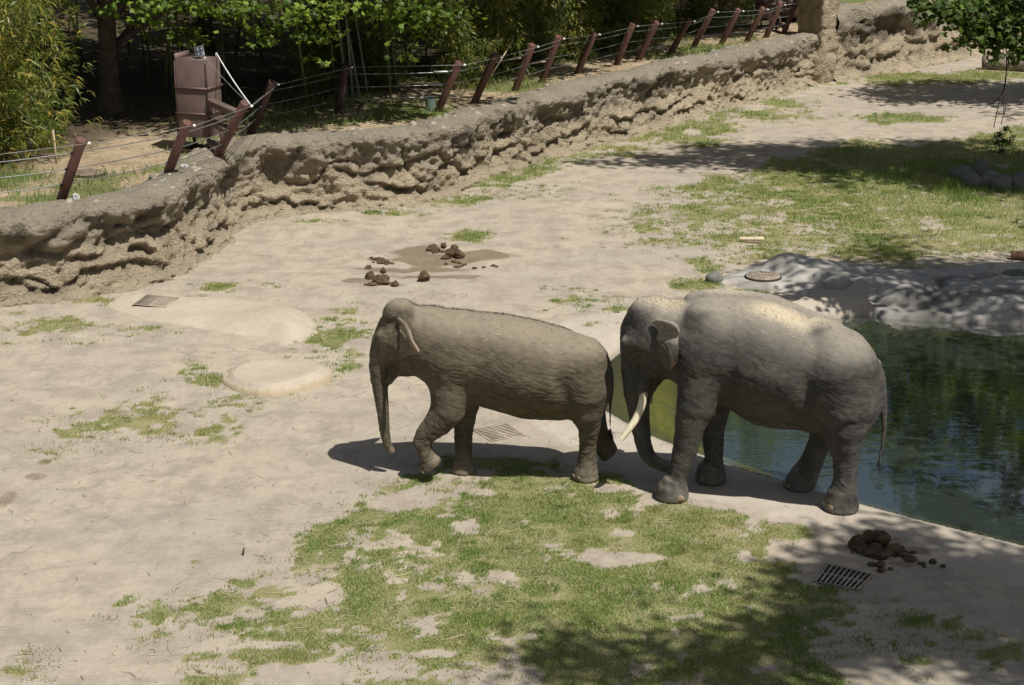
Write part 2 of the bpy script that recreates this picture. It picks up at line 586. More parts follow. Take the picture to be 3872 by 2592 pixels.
GRASS = [(200, 985, 95, 20, .75), (140, 1032, 42, 12, .8), (350, 950, 150, 42, .55), (500, 985, 80, 40, .5), (540, 940, 80, 40, .4), (510, 880, 90, 22, .8), (575, 888, 60, 12, 1.0), (440, 850, 50, 20, .5), (770, 760, 70, 46, .62), (800, 830, 40, 40, .55),
         (790, 715, 40, 14, .5), (110, 745, 140, 26, .55), (330, 760, 120, 18, .35), (210, 688, 110, 9, .85), (40, 720, 60, 9, .7), (500, 660, 62, 13, .75), (120, 1060, 30, 7, .6), (160, 1128, 22, 4, .6), (1072, 546, 56, 17, 1.3), (1062, 462, 76, 12, .85),
         (890, 488, 90, 8, .8), (720, 505, 90, 8, .4), (1000, 462, 60, 8, .6), (1330, 690, 60, 20, .55), (1410, 710, 46, 12, .75), (1360, 742, 36, 9, .6), (1600, 658, 56, 16, 1.1), (1760, 666, 80, 9, .9), (1280, 690, 24, 6, .8), (2060, 270, 140, 15, 1.1),
         (2110, 183, 210, 16, 1.2), (2260, 178, 160, 14, 1.1), (2350, 165, 100, 10, .8), (1560, 318, 120, 22, .75), (1640, 292, 90, 14, .9), (1720, 262, 140, 20, .8), (1800, 235, 80, 12, .9), (1850, 200, 60, 10, .7), (1400, 345, 130, 18, .85), (1230, 385, 80, 12, .7),
         (1960, 620, 200, 9, .6), (1000, 1060, 90, 22, .8), (1200, 1060, 130, 24, 1.0), (1800, 1225, 60, 26, .9), (1790, 1240, 60, 20, .7), (40, 1530, 60, 22, .35), (300, 1430, 60, 22, .5), (430, 1290, 40, 6, .5), (330, 1330, 30, 10, .35),
         (1500, 440, 70, 22, .5), (1490, 540, 70, 30, .45), (1610, 610, 40, 26, .6), (2300, 430, 160, 80, .6), (1430, 1135, 50, 12, .7), (2050, 1420, 240, 40, .5), (2200, 1500, 260, 60, .45), (1900, 1500, 200, 40, .45), (1350, 1530, 200, 40, .5)]

THIN = [(360, 955, 280, 75, .5), (140, 765, 220, 50, .5), (600, 900, 170, 60, .45), (770, 780, 110, 100, .55), (400, 1470, 280, 110, .5), (520, 660, 110, 22, .5), (1150, 440, 200, 30, .4), (1500, 520, 180, 80, .5), (1500, 330, 240, 40, .5), (1750, 250, 180, 40, .5), (1340, 700, 130, 50, .5),
        (980, 470, 220, 18, .5), (250, 690, 260, 16, .5), (120, 1040, 130, 50, .45), (1750, 1250, 120, 50, .6), (2050, 1470, 330, 110, .5), (1250, 1540, 420, 50, .6), (150, 1520, 160, 60, .35), (1000, 1130, 110, 40, .3), (1800, 640, 200, 16, .4)]

def ell_mask(P, x, y, rx, ry):
    c = g(x, y)
    a = rx * mpp(c)
    b = abs(g(x, y - ry)[1] - g(x, y + ry)[1]) / 2
    return np.sqrt(((P[:, 0] - c[0]) / a) ** 2 + ((P[:, 1] - c[1]) / b) ** 2)

def grass_mask(P, raw=False):
    P = np.asarray(P, float)
    m = np.zeros(len(P))
    wob = 0.55 * fbm(P * 0.9 + 3, 4)
    wob2 = fbm(P * 1.6 + 21, 4) * .9 + fbm(P * 5 + 2, 3) * .45
    d = poly_sd(P, LAWN_FRONT) + wob2 * .55
    left = sstep(-3.0, 0.6, P[:, 0] + .55 * (P[:, 1] - 17.5) * .0)
    m = np.maximum(m, sstep(.15, -.45, d) * (0.63 + .39 * left))
    d2 = poly_sd(P, LAWN_BACK) + wob * 1.3
    m = np.maximum(m, sstep(.4, -1.2, d2) * (0.55 + .45 * sstep(4.5, 9, P[:, 0])))
    for x, y, rx, ry in BARE:
        m = m * sstep(.5, 1.25, ell_mask(P, x, y, rx, ry) + wob2 * 1.5)
    for x, y, rx, ry, s in GRASS:
        m = np.maximum(m, s * sstep(1.25, .35, ell_mask(P, x, y, rx, ry) + wob2 * .65))
    wd = line_d(P, WALL_LINE)
    m = np.maximum(m, .75 * sstep(.9, .25, np.abs(wd - .45)) * sstep(.0, .5, fbm(P * .5 + 9, 3) + .25) * (P[:, 1] > 42.5))
    if raw:
        for x, y, rx, ry, s in THIN: m = np.maximum(m, s * sstep(1.2, .3, ell_mask(P, x, y, rx, ry) + wob2 * .8))
        return m * (pond_sd(P) > .35)
    # fine break-up
    gate = sstep(.04, .30, m)
    n = fbm(P * 1.7 + 40, 4) * .8 + fbm(P * 5.5, 3) * .65 + noise(P * 14) * .22
    m = sstep(.36, .64, m * (.73 - .07 * sstep(18.2, 16.8, P[:, 1]) - .03 * sstep(-1.5, -3.5, P[:, 0]) * (P[:, 1] < 21)) + n * 1.12 * (1 - .35 * sstep(.8, 1.2, m)))
    m = m * gate * (pond_sd(P) > .35)
    return m

WET = [(1010, 598, 95, 16), (1090, 590, 90, 12), (945, 578, 60, 10), (930, 620, 160, 6), (850, 648, 70, 7), (905, 655, 40, 7), (990, 636, 120, 5), (1000, 575, 30, 10)]
WET2 = [(2010, 1240, 75, 18), (2090, 1260, 60, 12), (1990, 1215, 40, 9), (2060, 1290, 40, 9), (20, 1150, 24, 26), (85, 1095, 30, 10), (100, 1060, 22, 10)]

def build_ground():
    def axis(lo, hi, c0, c1, d, gr):
        out = list(np.arange(c0, c1, d)); s = d; x = out[-1]
        while x < hi: s = min(s * gr, 12); x += s; out.append(x)
        s = d; x = c0; L = []
        while x > lo: s = min(s * gr, 12); x -= s; L.append(x)
        return np.array(L[::-1] + out)
    xs = axis(-300, 300, -10.5, 10.5, .06, 1.035)
    ys = axis(-40, 420, 15.5, 36, .065, 1.022)
    X, Y = np.meshgrid(xs, ys, indexing='ij')
    P = np.stack((X.ravel(), Y.ravel()), 1)
    sd = pond_sd(P)
    Z = gz(P, sd)
    nx, ny = len(xs), len(ys)
    i = np.arange(nx * ny).reshape(nx, ny)
    F = np.stack((i[:-1, :-1].ravel(), i[1:, :-1].ravel(), i[1:, 1:].ravel(), i[:-1, 1:].ravel()), 1)
    gm = grass_mask(P)
    wet = np.zeros(len(P)); wob = fbm(P * 1.6, 4)
    for x, y, rx, ry in WET: wet = np.maximum(wet, sstep(1.35, .55, ell_mask(P, x, y, rx, ry) + wob * .9))
    wet2 = np.zeros(len(P))
    for x, y, rx, ry in WET2: wet2 = np.maximum(wet2, sstep(1.2, .6, ell_mask(P, x, y, rx, ry) + wob * .8))
    wet = np.maximum(wet * sstep(-.35, .1, fbm(P * 1.1 + 60, 3) + .15), wet2 * .7)
    conc = sstep(1.9, 1.2, sd + .35 * wob) * (sd > -.2)
    conc = np.maximum(conc, .9 * sstep(.3, -.3, poly_sd(P, W2([(1300, 790), (1360, 745), (1460, 725), (1600, 720), (1560, 790), (1420, 830), (1390, 900), (1330, 920)])) + wob * .3))
    dpt = np.clip(-sd * 2.2, 0, 4) * (1 - .25 * sstep(9, 4, P[:, 0])) * (1 - .80 * sstep(4.0, 1.8, P[:, 0] + .25 * wob))
    # old footprints pressed into the sand
    rf = np.random.default_rng(31)
    for _ in range(130):
        fx, fy, fr_ = rf.uniform(-9, 6.5), rf.uniform(15.6, 36), rf.uniform(.17, .25)
        k = np.where((np.abs(P[:, 0] - fx) < .6) & (np.abs(P[:, 1] - fy) < .6))[0]
        if len(k) == 0 or pond_sd(np.array([[fx, fy]]))[0] < 1.2 or min(np.hypot(fx - f[0], fy - f[1]) for f in FEET) < .8: continue
        dd = np.hypot(P[k, 0] - fx, P[k, 1] - fy) / fr_
        Z[k] += -.022 * sstep(1.05, .7, dd) + .009 * np.exp(-((dd - 1.25) / .22) ** 2)
    me = np_mesh("ground", np.column_stack((P, Z)), F, {"grass": gm, "wet": wet, "conc": conc, "deep": dpt, "edge": sstep(.20, .02, sd + .05 * wob), "algae": sstep(4.6, 2.0, P[:, 0] + .3 * wob)})
    m, nt, out = new_mat("sandy ground"); N = NT(nt)
    p = N.pos()
    n0 = N.noise(p, .35, 4, .55); n1 = N.noise(p, 1.7, 6, .62); n2 = N.noise(p, 9, 6, .7); n3 = N.noise(p, 55, 4, .7)
    str_ = N.noise(N.map(p, (2.6, .8, 1), (0, 0, -.75)), 1.3, 6, .65, .8)
    c = N.mix(N.ramp(n0, .32, .68), (0.36, 0.314, 0.250), (0.415, 0.353, 0.268))
    c = N.mix(N.math('MULTIPLY', N.ramp(n1, .42, .64), .85), c, (0.29, 0.248, 0.198))
    c = N.mix(N.math('MULTIPLY', N.ramp(str_, .50, .70), .55), c, (0.285, 0.243, 0.195))
    c = N.mix(N.math('MULTIPLY', N.ramp(n2, .5, .78), .45), c, (0.50, 0.43, 0.335))
    c = N.mix(N.math('MULTIPLY', N.ramp(n2, .46, .22), .5), c, (0.30, 0.24, 0.175))
    c = N.mix(N.math('MULTIPLY', N.ramp(n3, .54, .76), .5), c, (0.24, 0.19, 0.135))
    conc_ = N.attr("conc")
    cc = N.mix(N.ramp(n1, .35, .7), (0.37, 0.322, 0.26), (0.43, 0.378, 0.305))
    cc = N.mix(N.math('MULTIPLY', N.ramp(n2, .45, .25), .6), cc, (0.29, 0.24, 0.185))
    c = N.mix(N.ramp(N.math('ADD', conc_, N.math('MULTIPLY', N.math('SUBTRACT', n2, .5), .9)), .35, .75), c, cc)
    c = N.mix(N.math('MULTIPLY', N.attr("edge"), .6), c, (0.13, 0.115, 0.085))
    gm_ = N.attr("grass")
    gf = N.ramp(N.math('ADD', gm_, N.math('MULTIPLY', N.math('SUBTRACT', n2, .5), 1.1)), .35, .8)
    gc = N.mix(N.ramp(n1, .35, .65), (0.20, 0.20, 0.07), (0.30, 0.265, 0.13))
    gc = N.mix(N.math('MULTIPLY', N.ramp(n3, .45, .75), .6), gc, (0.08, 0.085, 0.03))
    c = N.mix(N.math('MULTIPLY', gf, .85), c, gc)
    wt = N.ramp(N.math('ADD', N.attr("wet"), N.math('MULTIPLY', N.math('SUBTRACT', n2, .5), 1.2)), .3, .85)
    c = N.mix(N.math('MULTIPLY', wt, .78), c, (0.165, 0.120, 0.075))
    dp = N.attr("deep")
    bc = N.mix(N.ramp(dp, .05, .5), (0.30, 0.26, 0.12), (0.60, 0.54, 0.06))
    bc = N.mix(N.attr("algae"), (0.10, 0.09, 0.055), bc)
    bc = N.mix(N.ramp(dp, .5, 1.7), bc, (0.012, 0.026, 0.016))
    bc = N.mix(N.math('MULTIPLY', N.ramp(n1, .5, .75), .6), bc, (0.06, 0.085, 0.02))
    c = N.mix(N.ramp(dp, .005, .06), c, bc)
    c = N.mix(N.math('MULTIPLY', N.ramp(N.math('SUBTRACT', .16, N.math('ABSOLUTE', N.math('SUBTRACT', dp, .03))), 0.08, .15), 0.0), c, (0.1, 0.08, 0.05))
    h = N.math('ADD', N.math('MULTIPLY', n2, 1.0), N.math('ADD', N.math('MULTIPLY', n3, .35), N.math('MULTIPLY', str_, .4)))
    nrm = N.bump(h, N.math('MULTIPLY', N.ramp(conc_, .9, .2, .35, 1.0), .8), .035)
    nt.links.new(N.bsdf(c, N.math('SUBTRACT', .93, N.math('MULTIPLY', wt, .3)), nrm, 0, .2).outputs[0], out.inputs[0])
    o = link("ground", me, m); tag(o, kind="structure")
    # pond water
    V = [(x, y, WATER_Z) for x, y in smooth_line(POND, 4, True)]
    # the sheet reaches a little into the banks
    Vp = np.array(V); cen = Vp[:, :2].mean(0)
    x0, x1, y0, y1 = Vp[:, 0].min() - .15, Vp[:, 0].max() + .15, Vp[:, 1].min() - .15, Vp[:, 1].max() + .15
    gx = np.arange(x0, x1, .12); gy = np.arange(y0, y1, .12)
    X, Y = np.meshgrid(gx, gy, indexing='ij'); Q = np.stack((X.ravel(), Y.ravel()), 1)
    ok = poly_sd(Q, POND) < .16
    i = np.arange(len(Q)).reshape(len(gx), len(gy))
    F = np.stack((i[:-1, :-1].ravel(), i[1:, :-1].ravel(), i[1:, 1:].ravel(), i[:-1, 1:].ravel()), 1)
    F = F[ok[F].all(1)]
    used = np.unique(F); rm = np.full(len(Q), -1); rm[used] = np.arange(len(used))
    me = np_mesh("water", np.column_stack((Q[used], np.full(len(used), WATER_Z))), rm[F])
    m, nt, out = new_mat("pond water"); N = NT(nt)
    p = N.pos()
    w1 = N.noise(N.map(p, (.55, 1.0, 1), (0, 0, .3)), 3.2, 3, .5, .7)
    w2 = N.noise(N.map(p, (.6, 1.0, 1), (0, 0, -.2)), 10, 3, .5, .4)
    ring = N.n("ShaderNodeTexWave", wave_type='RINGS', rings_direction='SPHERICAL')
    rc = g(1760, 1078, WATER_Z)
    N.set(ring.inputs["Vector"], N.map(p, (1, 1, 1), (0, 0, 0), (-rc[0], -rc[1], -rc[2])))
    ring.inputs["Scale"].default_value = 2.6; ring.inputs["Distortion"].default_value = 1.0
    dv = N.n("ShaderNodeVectorMath", operation='DISTANCE'); N.set(dv.inputs[0], p); dv.inputs[1].default_value = tuple(rc)
    rg = N.math('MULTIPLY', ring.outputs["Fac"], N.ramp(dv.outputs["Value"], 2.2, .2))
    h = N.math('ADD', N.math('ADD', w1, N.math('MULTIPLY', w2, .22)), N.math('MULTIPLY', rg, .16))
    nrm = N.bump(h, .2, .011)
    fr = N.n("ShaderNodeFresnel"); fr.inputs["IOR"].default_value = 1.33; N.set(fr.inputs["Normal"], nrm)
    gl = N.n("ShaderNodeBsdfGlossy"); gl.inputs["Roughness"].default_value = .012; N.set(gl.inputs["Normal"], nrm)
    gl.inputs["Color"].default_value = (1, 1, 1, 1)
    tr = N.n("ShaderNodeBsdfTransparent"); tr.inputs[0].default_value = (0.66, 0.66, 0.48, 1)
    df = N.n("ShaderNodeBsdfDiffuse"); df.inputs[0].default_value = (0.095, 0.130, 0.108, 1)
    mx0 = N.n("ShaderNodeMixShader"); mx0.inputs[0].default_value = .28
    nt.links.new(tr.outputs[0], mx0.inputs[1]); nt.links.new(df.outputs[0], mx0.inputs[2])
    mx = N.n("ShaderNodeMixShader")
    N.set(mx.inputs[0], N.math('MULTIPLY', fr.outputs[0], 2.8, clamp=True))
    nt.links.new(mx0.outputs[0], mx.inputs[1]); nt.links.new(gl.outputs[0], mx.inputs[2])
    nt.links.new(mx.outputs[0], out.inputs[0])
    tag(link("water", me, m), kind="structure")

build_ground()

# ================================================================ rough rock mesh over an outline (ledge, slabs, mounds)
def heightfield(name, poly, hfun, step, mat, attrs=None, margin=.1, parent=None, base=-.25):
    poly = np.asarray(poly)
    x0, y0 = poly.min(0) - margin; x1, y1 = poly.max(0) + margin
    xs, ys = np.arange(x0, x1, step), np.arange(y0, y1, step)
    X, Y = np.meshgrid(xs, ys, indexing='ij'); P = np.stack((X.ravel(), Y.ravel()), 1)
    sd = poly_sd(P, poly)
    z, keep = hfun(P, sd)
    i = np.arange(len(P)).reshape(len(xs), len(ys))
    F = np.stack((i[:-1, :-1].ravel(), i[1:, :-1].ravel(), i[1:, 1:].ravel(), i[:-1, 1:].ravel()), 1)
    F = F[keep[F].all(1)]
    used = np.unique(F); rm = np.full(len(P), -1); rm[used] = np.arange(len(used))
    at = {k: f(P, sd, z)[used] for k, f in (attrs or {}).items()}
    return link(name, np_mesh(name, np.column_stack((P, z))[used], rm[F], at), mat, parent)

def rock_mat(name, a, b, dark, crack=.0, sand=None):
    m, nt, out = new_mat(name); N = NT(nt)
    p = N.pos()
    n1 = N.noise(p, 1.3, 6, .6); n2 = N.noise(p, 7, 6, .7); n3 = N.noise(p, 40, 4, .7)
    c = N.mix(N.ramp(n1, .35, .68), a, b)
    c = N.mix(N.math('MULTIPLY', N.ramp(n2, .48, .25), .7), c, dark)
    c = N.mix(N.math('MULTIPLY', N.ramp(n3, .55, .8), .35), c, tuple(min(1, x * 1.4) for x in b))
    if sand:
        c = N.mix(N.math('MULTIPLY', N.attr("sand"), N.ramp(n2, .3, .6)), c, sand)
    c = N.mix(N.math('MULTIPLY', N.attr("crack"), .85), c, tuple(x * .3 for x in dark))
    nrm = N.bump(N.math('ADD', n2, N.math('MULTIPLY', n3, .4)), .7, .03)
    nt.links.new(N.bsdf(c, .85, nrm, 0, .25).outputs[0], out.inputs[0])
    return m

def build_slabs():
    # ledge at the far bank
    L = W2([(1620, 652), (1640, 636), (1700, 622), (1745, 609), (1800, 606), (1880, 612), (1980, 622), (2080, 632), (2200, 616), (2342, 604), (2700, 590), (3000, 640), (3000, 750), (2600, 742), (2342, 728), (2180, 719), (2030, 711), (2006, 706), (1985, 690), (1900, 676), (1800, 668), (1700, 664)])
    man = [g(1745, 648), g(2332, 643)]
    def cr(P, sd):
        q = P + .35 * np.stack((noise(P * .9), noise(P * .9 + 50)), 1)
        a = 1 - np.abs(noise(q * np.array((.45, .9)) + 11)) * 6
        b = 1 - np.abs(noise(q * np.array((1.1, 2.2)) + 71)) * 5
        return np.clip(np.maximum(a, b * .6 * sstep(-.2, .3, fbm(P * .4, 2))), 0, 1)
    def hl(P, sd):
        hum = g(1790, 622)
        h = .30 * sstep(.06, -.75, sd + .16 * fbm(P * 1.8, 3)) + .05 * fbm(P * .9, 4) * sstep(0, -.6, sd) + .025 * noise(P * 2.6) + .12 * np.exp(-(((P[:, 0] - hum[0]) / .9) ** 2 + ((P[:, 1] - hum[1]) / .7) ** 2))
        h += .02 * fbm(P * 5, 3)
        k = cr(P, sd); h -= .09 * k * sstep(0, -.3, sd)
        for mm in man: 
            w = sstep(.75, .42, np.hypot(P[:, 0] - mm[0], P[:, 1] - mm[1])); h = h * (1 - w) + .13 * w
        return np.where(sd > 0, np.where(pond_sd(P) < .5, -.02 - np.clip(sd, 0, .3) * 2.0, gz(P) - .02 - np.clip(sd, 0, .3) * 2.2), h - .02), sd < .22
    mat = rock_mat("grey sculpted concrete", (0.33, 0.315, 0.285), (0.39, 0.37, 0.332), (0.20, 0.19, 0.17), sand=(0.40, 0.33, 0.25))
    o = heightfield("rock_ledge", L, hl, .045, mat, {"crack": lambda P, sd, z: cr(P, sd), "sand": lambda P, sd, z: np.clip(fbm(P * .5 + 8, 3) + .05, 0, 1) * sstep(-1.2, 0, sd)}, margin=.3)
    tag(o, "long grey rock ledge with cracks along the far bank of the pond", "rock ledge")
    L2 = W2([(1795, 700), (1830, 680), (1900, 672), (1980, 680), (2000, 692), (1998, 702), (1930, 709), (1873, 715), (1800, 728), (1740, 735), (1740, 715)])
    def h2(P, sd):
        return np.where(sd > 0, -.02 - sd * 3, .20 * sstep(.02, -.35, sd) + .02 * fbm(P * 2, 3) - .02), sd < .16
    mat2 = rock_mat("tan sandstone slab", (0.36, 0.31, 0.245), (0.43, 0.375, 0.30), (0.22, 0.185, 0.14))
    o = heightfield("rock_slab", L2, h2, .05, mat2, {"crack": lambda P, sd, z: P[:, 0] * 0}, margin=.25)
    tag(o, "smooth tan rock slab at the pond edge behind the bull elephant", "rock slab")
    # low mound with a grate, near the wall on the left
    L3 = W2([(236, 704), (270, 682), (300, 676), (400, 681), (520, 686), (600, 694), (690, 712), (725, 740), (730, 765), (700, 785), (645, 795), (600, 775), (520, 768), (430, 752), (330, 735), (280, 715)])
    def h3(P, sd):
        c = g(640, 745); c2 = g(400, 710)
        b = .20 * np.exp(-(((P[:, 0] - c[0]) / .8) ** 2 + ((P[:, 1] - c[1]) / .9) ** 2))
        return np.where(sd > 0, gz(P) - .03 - sd, gz(P) + .05 * sstep(0.03, -.4, sd) + b * sstep(0, -.5, sd) + .012 * fbm(P * 3, 3)), sd < .12
    mat3 = rock_mat("worn sandy concrete", (0.395, 0.338, 0.26), (0.45, 0.385, 0.295), (0.31, 0.262, 0.20), sand=(0.42, 0.36, 0.275))
    ZERO = {"crack": lambda P, sd, z: P[:, 0] * 0, "sand": lambda P, sd, z: np.clip(fbm(P * 1.5, 3) + .3, 0, 1)}
    o = heightfield("concrete_mound", L3, h3, .05, mat3, ZERO, margin=.2)
    tag(o, "low sandy concrete mound with a slotted grate near the rock wall", "mound")
    # round slab
    c = g(632, 872)
    an = np.linspace(0, 2 * math.pi, 26)[:-1]
    poly = np.column_stack((c[0] + .80 * np.cos(an) * (1 + .08 * np.sin(2 * an + .5) + .04 * np.sin(3 * an)), c[1] + .80 * np.sin(an) * (1 + .06 * np.sin(3 * an))))
    def h4(P, sd):
        top = .18 + .02 * fbm(P * 2.5, 3) - .02 * sstep(-.15, -.5, sd)
        return np.where(sd > 0, .18 - .0 - np.clip(sd, 0, .2) * 1.9, top - .09 * sstep(-.16, 0.0, sd)) - .09 * sstep(-.02, .03, sd) * (sd > 0) + .008 * fbm(P * 9, 3), sd < .19
    mat4 = rock_mat("pale sandstone", (0.365, 0.312, 0.242), (0.43, 0.368, 0.284), (0.28, 0.225, 0.15), sand=(0.38, 0.30, 0.19))
    o = heightfield("boulder", poly, h4, .028, mat4, {"crack": lambda P, sd, z: P[:, 0] * 0, "sand": lambda P, sd, z: sstep(-.04, .03, sd)}, margin=.25)
    tag(o, "pale flat topped boulder sitting alone on the sand left of the elephants", "boulder")

build_slabs()

# ================================================================ rock walls of the enclosure
def resample(line, step):
    d = np.concatenate(([0], np.cumsum(np.linalg.norm(np.diff(line, axis=0), axis=1))))
    n = int(d[-1] / step)
    s = np.linspace(0, d[-1], n)
    return np.column_stack((np.interp(s, d, line[:, 0]), np.interp(s, d, line[:, 1]))), s

def line_frame(line, step, sm):
    L, s = resample(line, step)
    k = int(sm / step)
    pad = np.pad(L, ((k, k), (0, 0)), 'reflect', reflect_type='odd')
    w = np.hanning(2 * k + 1); w /= w.sum()
    S = np.column_stack([np.convolve(pad[:, i], w, 'valid') for i in (0, 1)])
    t = np.gradient(S, axis=0); t /= np.linalg.norm(t, axis=1)[:, None]
    nrm = np.column_stack((t[:, 1], -t[:, 0]))
    return S, s, t, nrm

PROF = np.array([(-.34, -.15), (-.18, .02), (-.02, .16), (.05, .36), (.10, .62), (.14, .88), (.12, 1.08), (.05, 1.26), (.0, 1.42), (.03, 1.56), (.12, 1.67), (.32, 1.73), (.62, 1.74), (.92, 1.68), (1.10, 1.55), (1.25, 1.30)])

WALL_MAT = None
def wall_mat():
    m, nt, out = new_mat("shaped rock wall"); N = NT(nt)
    p = N.pos()
    n1 = N.noise(p, 1.1, 6, .62); n2 = N.noise(p, 6, 6, .72); n3 = N.noise(p, 26, 5, .75)
    hz = N.attr("hz"); st = N.attr("stain"); cv = N.attr("crack")
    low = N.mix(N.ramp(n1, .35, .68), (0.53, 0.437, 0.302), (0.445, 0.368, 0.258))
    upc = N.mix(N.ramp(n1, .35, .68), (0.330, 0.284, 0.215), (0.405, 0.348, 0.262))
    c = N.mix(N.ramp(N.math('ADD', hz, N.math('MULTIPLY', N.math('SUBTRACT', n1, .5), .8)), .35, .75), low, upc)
    c = N.mix(N.math('MULTIPLY', N.ramp(n2, .5, .76), .5), c, (0.42, 0.36, 0.27))
    c = N.mix(N.math('MULTIPLY', N.ramp(n2, .47, .27), .55), c, (0.18, 0.145, 0.10))
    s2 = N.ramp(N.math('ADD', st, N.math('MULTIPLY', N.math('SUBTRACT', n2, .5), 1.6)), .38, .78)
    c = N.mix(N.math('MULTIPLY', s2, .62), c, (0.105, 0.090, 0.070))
    c = N.mix(N.math('MULTIPLY', N.ramp(n3, .6, .82), .4), c, (0.47, 0.41, 0.32))
    c = N.mix(N.math('MULTIPLY', cv, .55), c, (0.12, 0.09, 0.06))
    n4 = N.voro(N.map(p, (1, 1, 1.3)), 13); nrm = N.bump(N.math('ADD', N.math('ADD', N.math('MULTIPLY', n2, .9), N.math('MULTIPLY', n3, .9)), N.math('MULTIPLY', n4, -.5)), 1.0, .11)
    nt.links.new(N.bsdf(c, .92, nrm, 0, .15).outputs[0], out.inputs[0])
    return m

def rock_wall(name, line, step, height, over, label, seed, npr=64, hvar=None):
    S, s, t, nrm = line_frame(line, step, 1.1)
    q = np.linspace(0, 1, npr)
    arc = np.concatenate(([0], np.cumsum(np.linalg.norm(np.diff(PROF, axis=0), axis=1)))); arc /= arc[-1]
    pb, pz = np.interp(q, arc, PROF[:, 0]), np.interp(q, arc, PROF[:, 1])
    k = np.hanning(7); k /= k.sum()
    pb = np.convolve(np.pad(pb, 3, 'edge'), k, 'valid'); pz = np.convolve(np.pad(pz, 3, 'edge'), k, 'valid')
    hh = height * (1 + .035 * noise(np.column_stack((s * .35, s * 0 + seed))) + .02 * noise(np.column_stack((s * 1.3, s * 0 + seed))))
    hs = hh / 1.74
    n, m = len(s), npr
    SS, QQ = np.repeat(s, m), np.tile(q, n)
    B = np.tile(pb, n); Zp = np.tile(pz, n)
    Z = np.where(Zp > 0, Zp * np.repeat(hs, m), Zp)
    f = np.clip(Zp / 1.74, 0, 1)
    # large lobes: overhanging lumps with hollows between them
    A2 = np.column_stack((SS * .75 + f * 1.0 + seed * 7, f * 1.1))
    A3 = np.column_stack((SS * 1.7 + f * 1.5 + seed * 3, f * 2.0 + 4))
    amp = .27 * np.exp(-((f - .62) / .28) ** 2) * over
    lob = noise(A2) * amp + noise(A3) * amp * .55
    lip = .16 * np.exp(-((f - .86) / .12) ** 2) * (noise(np.column_stack((SS * .8, SS * 0 + 3 + seed))) * .8 + .35) * over
    base3 = np.column_stack((SS, Z, B))
    wp = np.column_stack((noise(base3 * 1.3), noise(base3 * 1.3 + 20)))
    # ledges with dark gaps low on the face
    cr = np.zeros(len(SS))
    for fr_, off, am, wdt in ((.33, 0, .13, .30), (.15, 30, .11, .28), (.50, 60, .11, .24)):
        yy = f - fr_ - .15 * noise(np.column_stack((SS * 1.0 + off, SS * 0 + seed))) - .06 * noise(np.column_stack((SS * 3.1 + off, SS * 0)))
        on = sstep(.0, .4, noise(np.column_stack((SS * .8 + off * 1.7, SS * 0 + 5 + seed))))
        gq = np.exp(-(np.where(yy < 0, yy / .055, yy / .02)) ** 2) * on
        lob -= am * gq * 1.0; lob += .06 * on * np.exp(-((yy - .07) / .055) ** 2)
        cr = np.maximum(cr, gq)
    rough = .085 * fbm(base3 * 2.2 + 9 + seed, 3) + .085 * fbm(base3 * np.array((5.6, 2.6, 5.6)) + 31, 3) + .06 * (np.abs(noise(base3 * 5.5 + seed)) * -2 + .6) * sstep(1.0, .75, f) + .085 * fbm(base3 * np.array((13, 8, 13)), 3) + .028 * np.clip(1 - np.abs(noise(base3 * 8.3 + 5)) * 3, 0, 1) * -1
    big = (1 - np.abs(noise(np.column_stack((SS * .9 + .8 * wp[:, 0], f * 3.2 + .8 * wp[:, 1] + seed)))) * 5)
    gq = np.clip(big, 0, 1) * sstep(.95, .7, f) * sstep(.02, .15, f)
    lob -= .14 * gq; cr = np.maximum(cr, gq * .8)
    topk = sstep(.93, 1.0, f)
    d = lob * (1 - topk) + lip * (1 - topk * .7) + rough * (1 - .6 * topk)
    B2 = B - d
    Z2 = Z + .05 * fbm(base3 * 1.4 + 70, 3) * sstep(.5, 1, f) + .035 * fbm(base3 * 5 + 3, 3) * sstep(.8, 1, f)
    X = np.repeat(S, m, axis=0) - np.repeat(nrm, m, axis=0) * B2[:, None]
    i = np.arange(n * m).reshape(n, m)
    F = np.stack((i[:-1, :-1].ravel(), i[1:, :-1].ravel(), i[1:, 1:].ravel(), i[:-1, 1:].ravel()), 1)
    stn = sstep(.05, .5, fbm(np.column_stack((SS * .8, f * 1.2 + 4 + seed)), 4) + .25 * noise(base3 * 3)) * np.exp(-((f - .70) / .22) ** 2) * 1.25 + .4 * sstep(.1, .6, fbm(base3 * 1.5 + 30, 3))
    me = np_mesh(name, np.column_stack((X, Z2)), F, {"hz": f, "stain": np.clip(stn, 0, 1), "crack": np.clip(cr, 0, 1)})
    root = empty(name, (S[n // 2][0], S[n // 2][1], 0))
    o = link("rock_face", me, WALL_MAT, root); o.location = -root.location
    tag(root, label, "wall")
    return root, (S, s, t, nrm, hh)

WALL_MAT = wall_mat()
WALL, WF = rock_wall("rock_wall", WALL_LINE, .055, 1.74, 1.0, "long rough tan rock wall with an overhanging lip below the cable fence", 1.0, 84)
WALL2, WF2 = rock_wall("rock_wall", WALL2_LINE, .09, 2.55, 1.35, "far taller rock wall with a deep overhang right of the stone pillar", 5.0, 64)

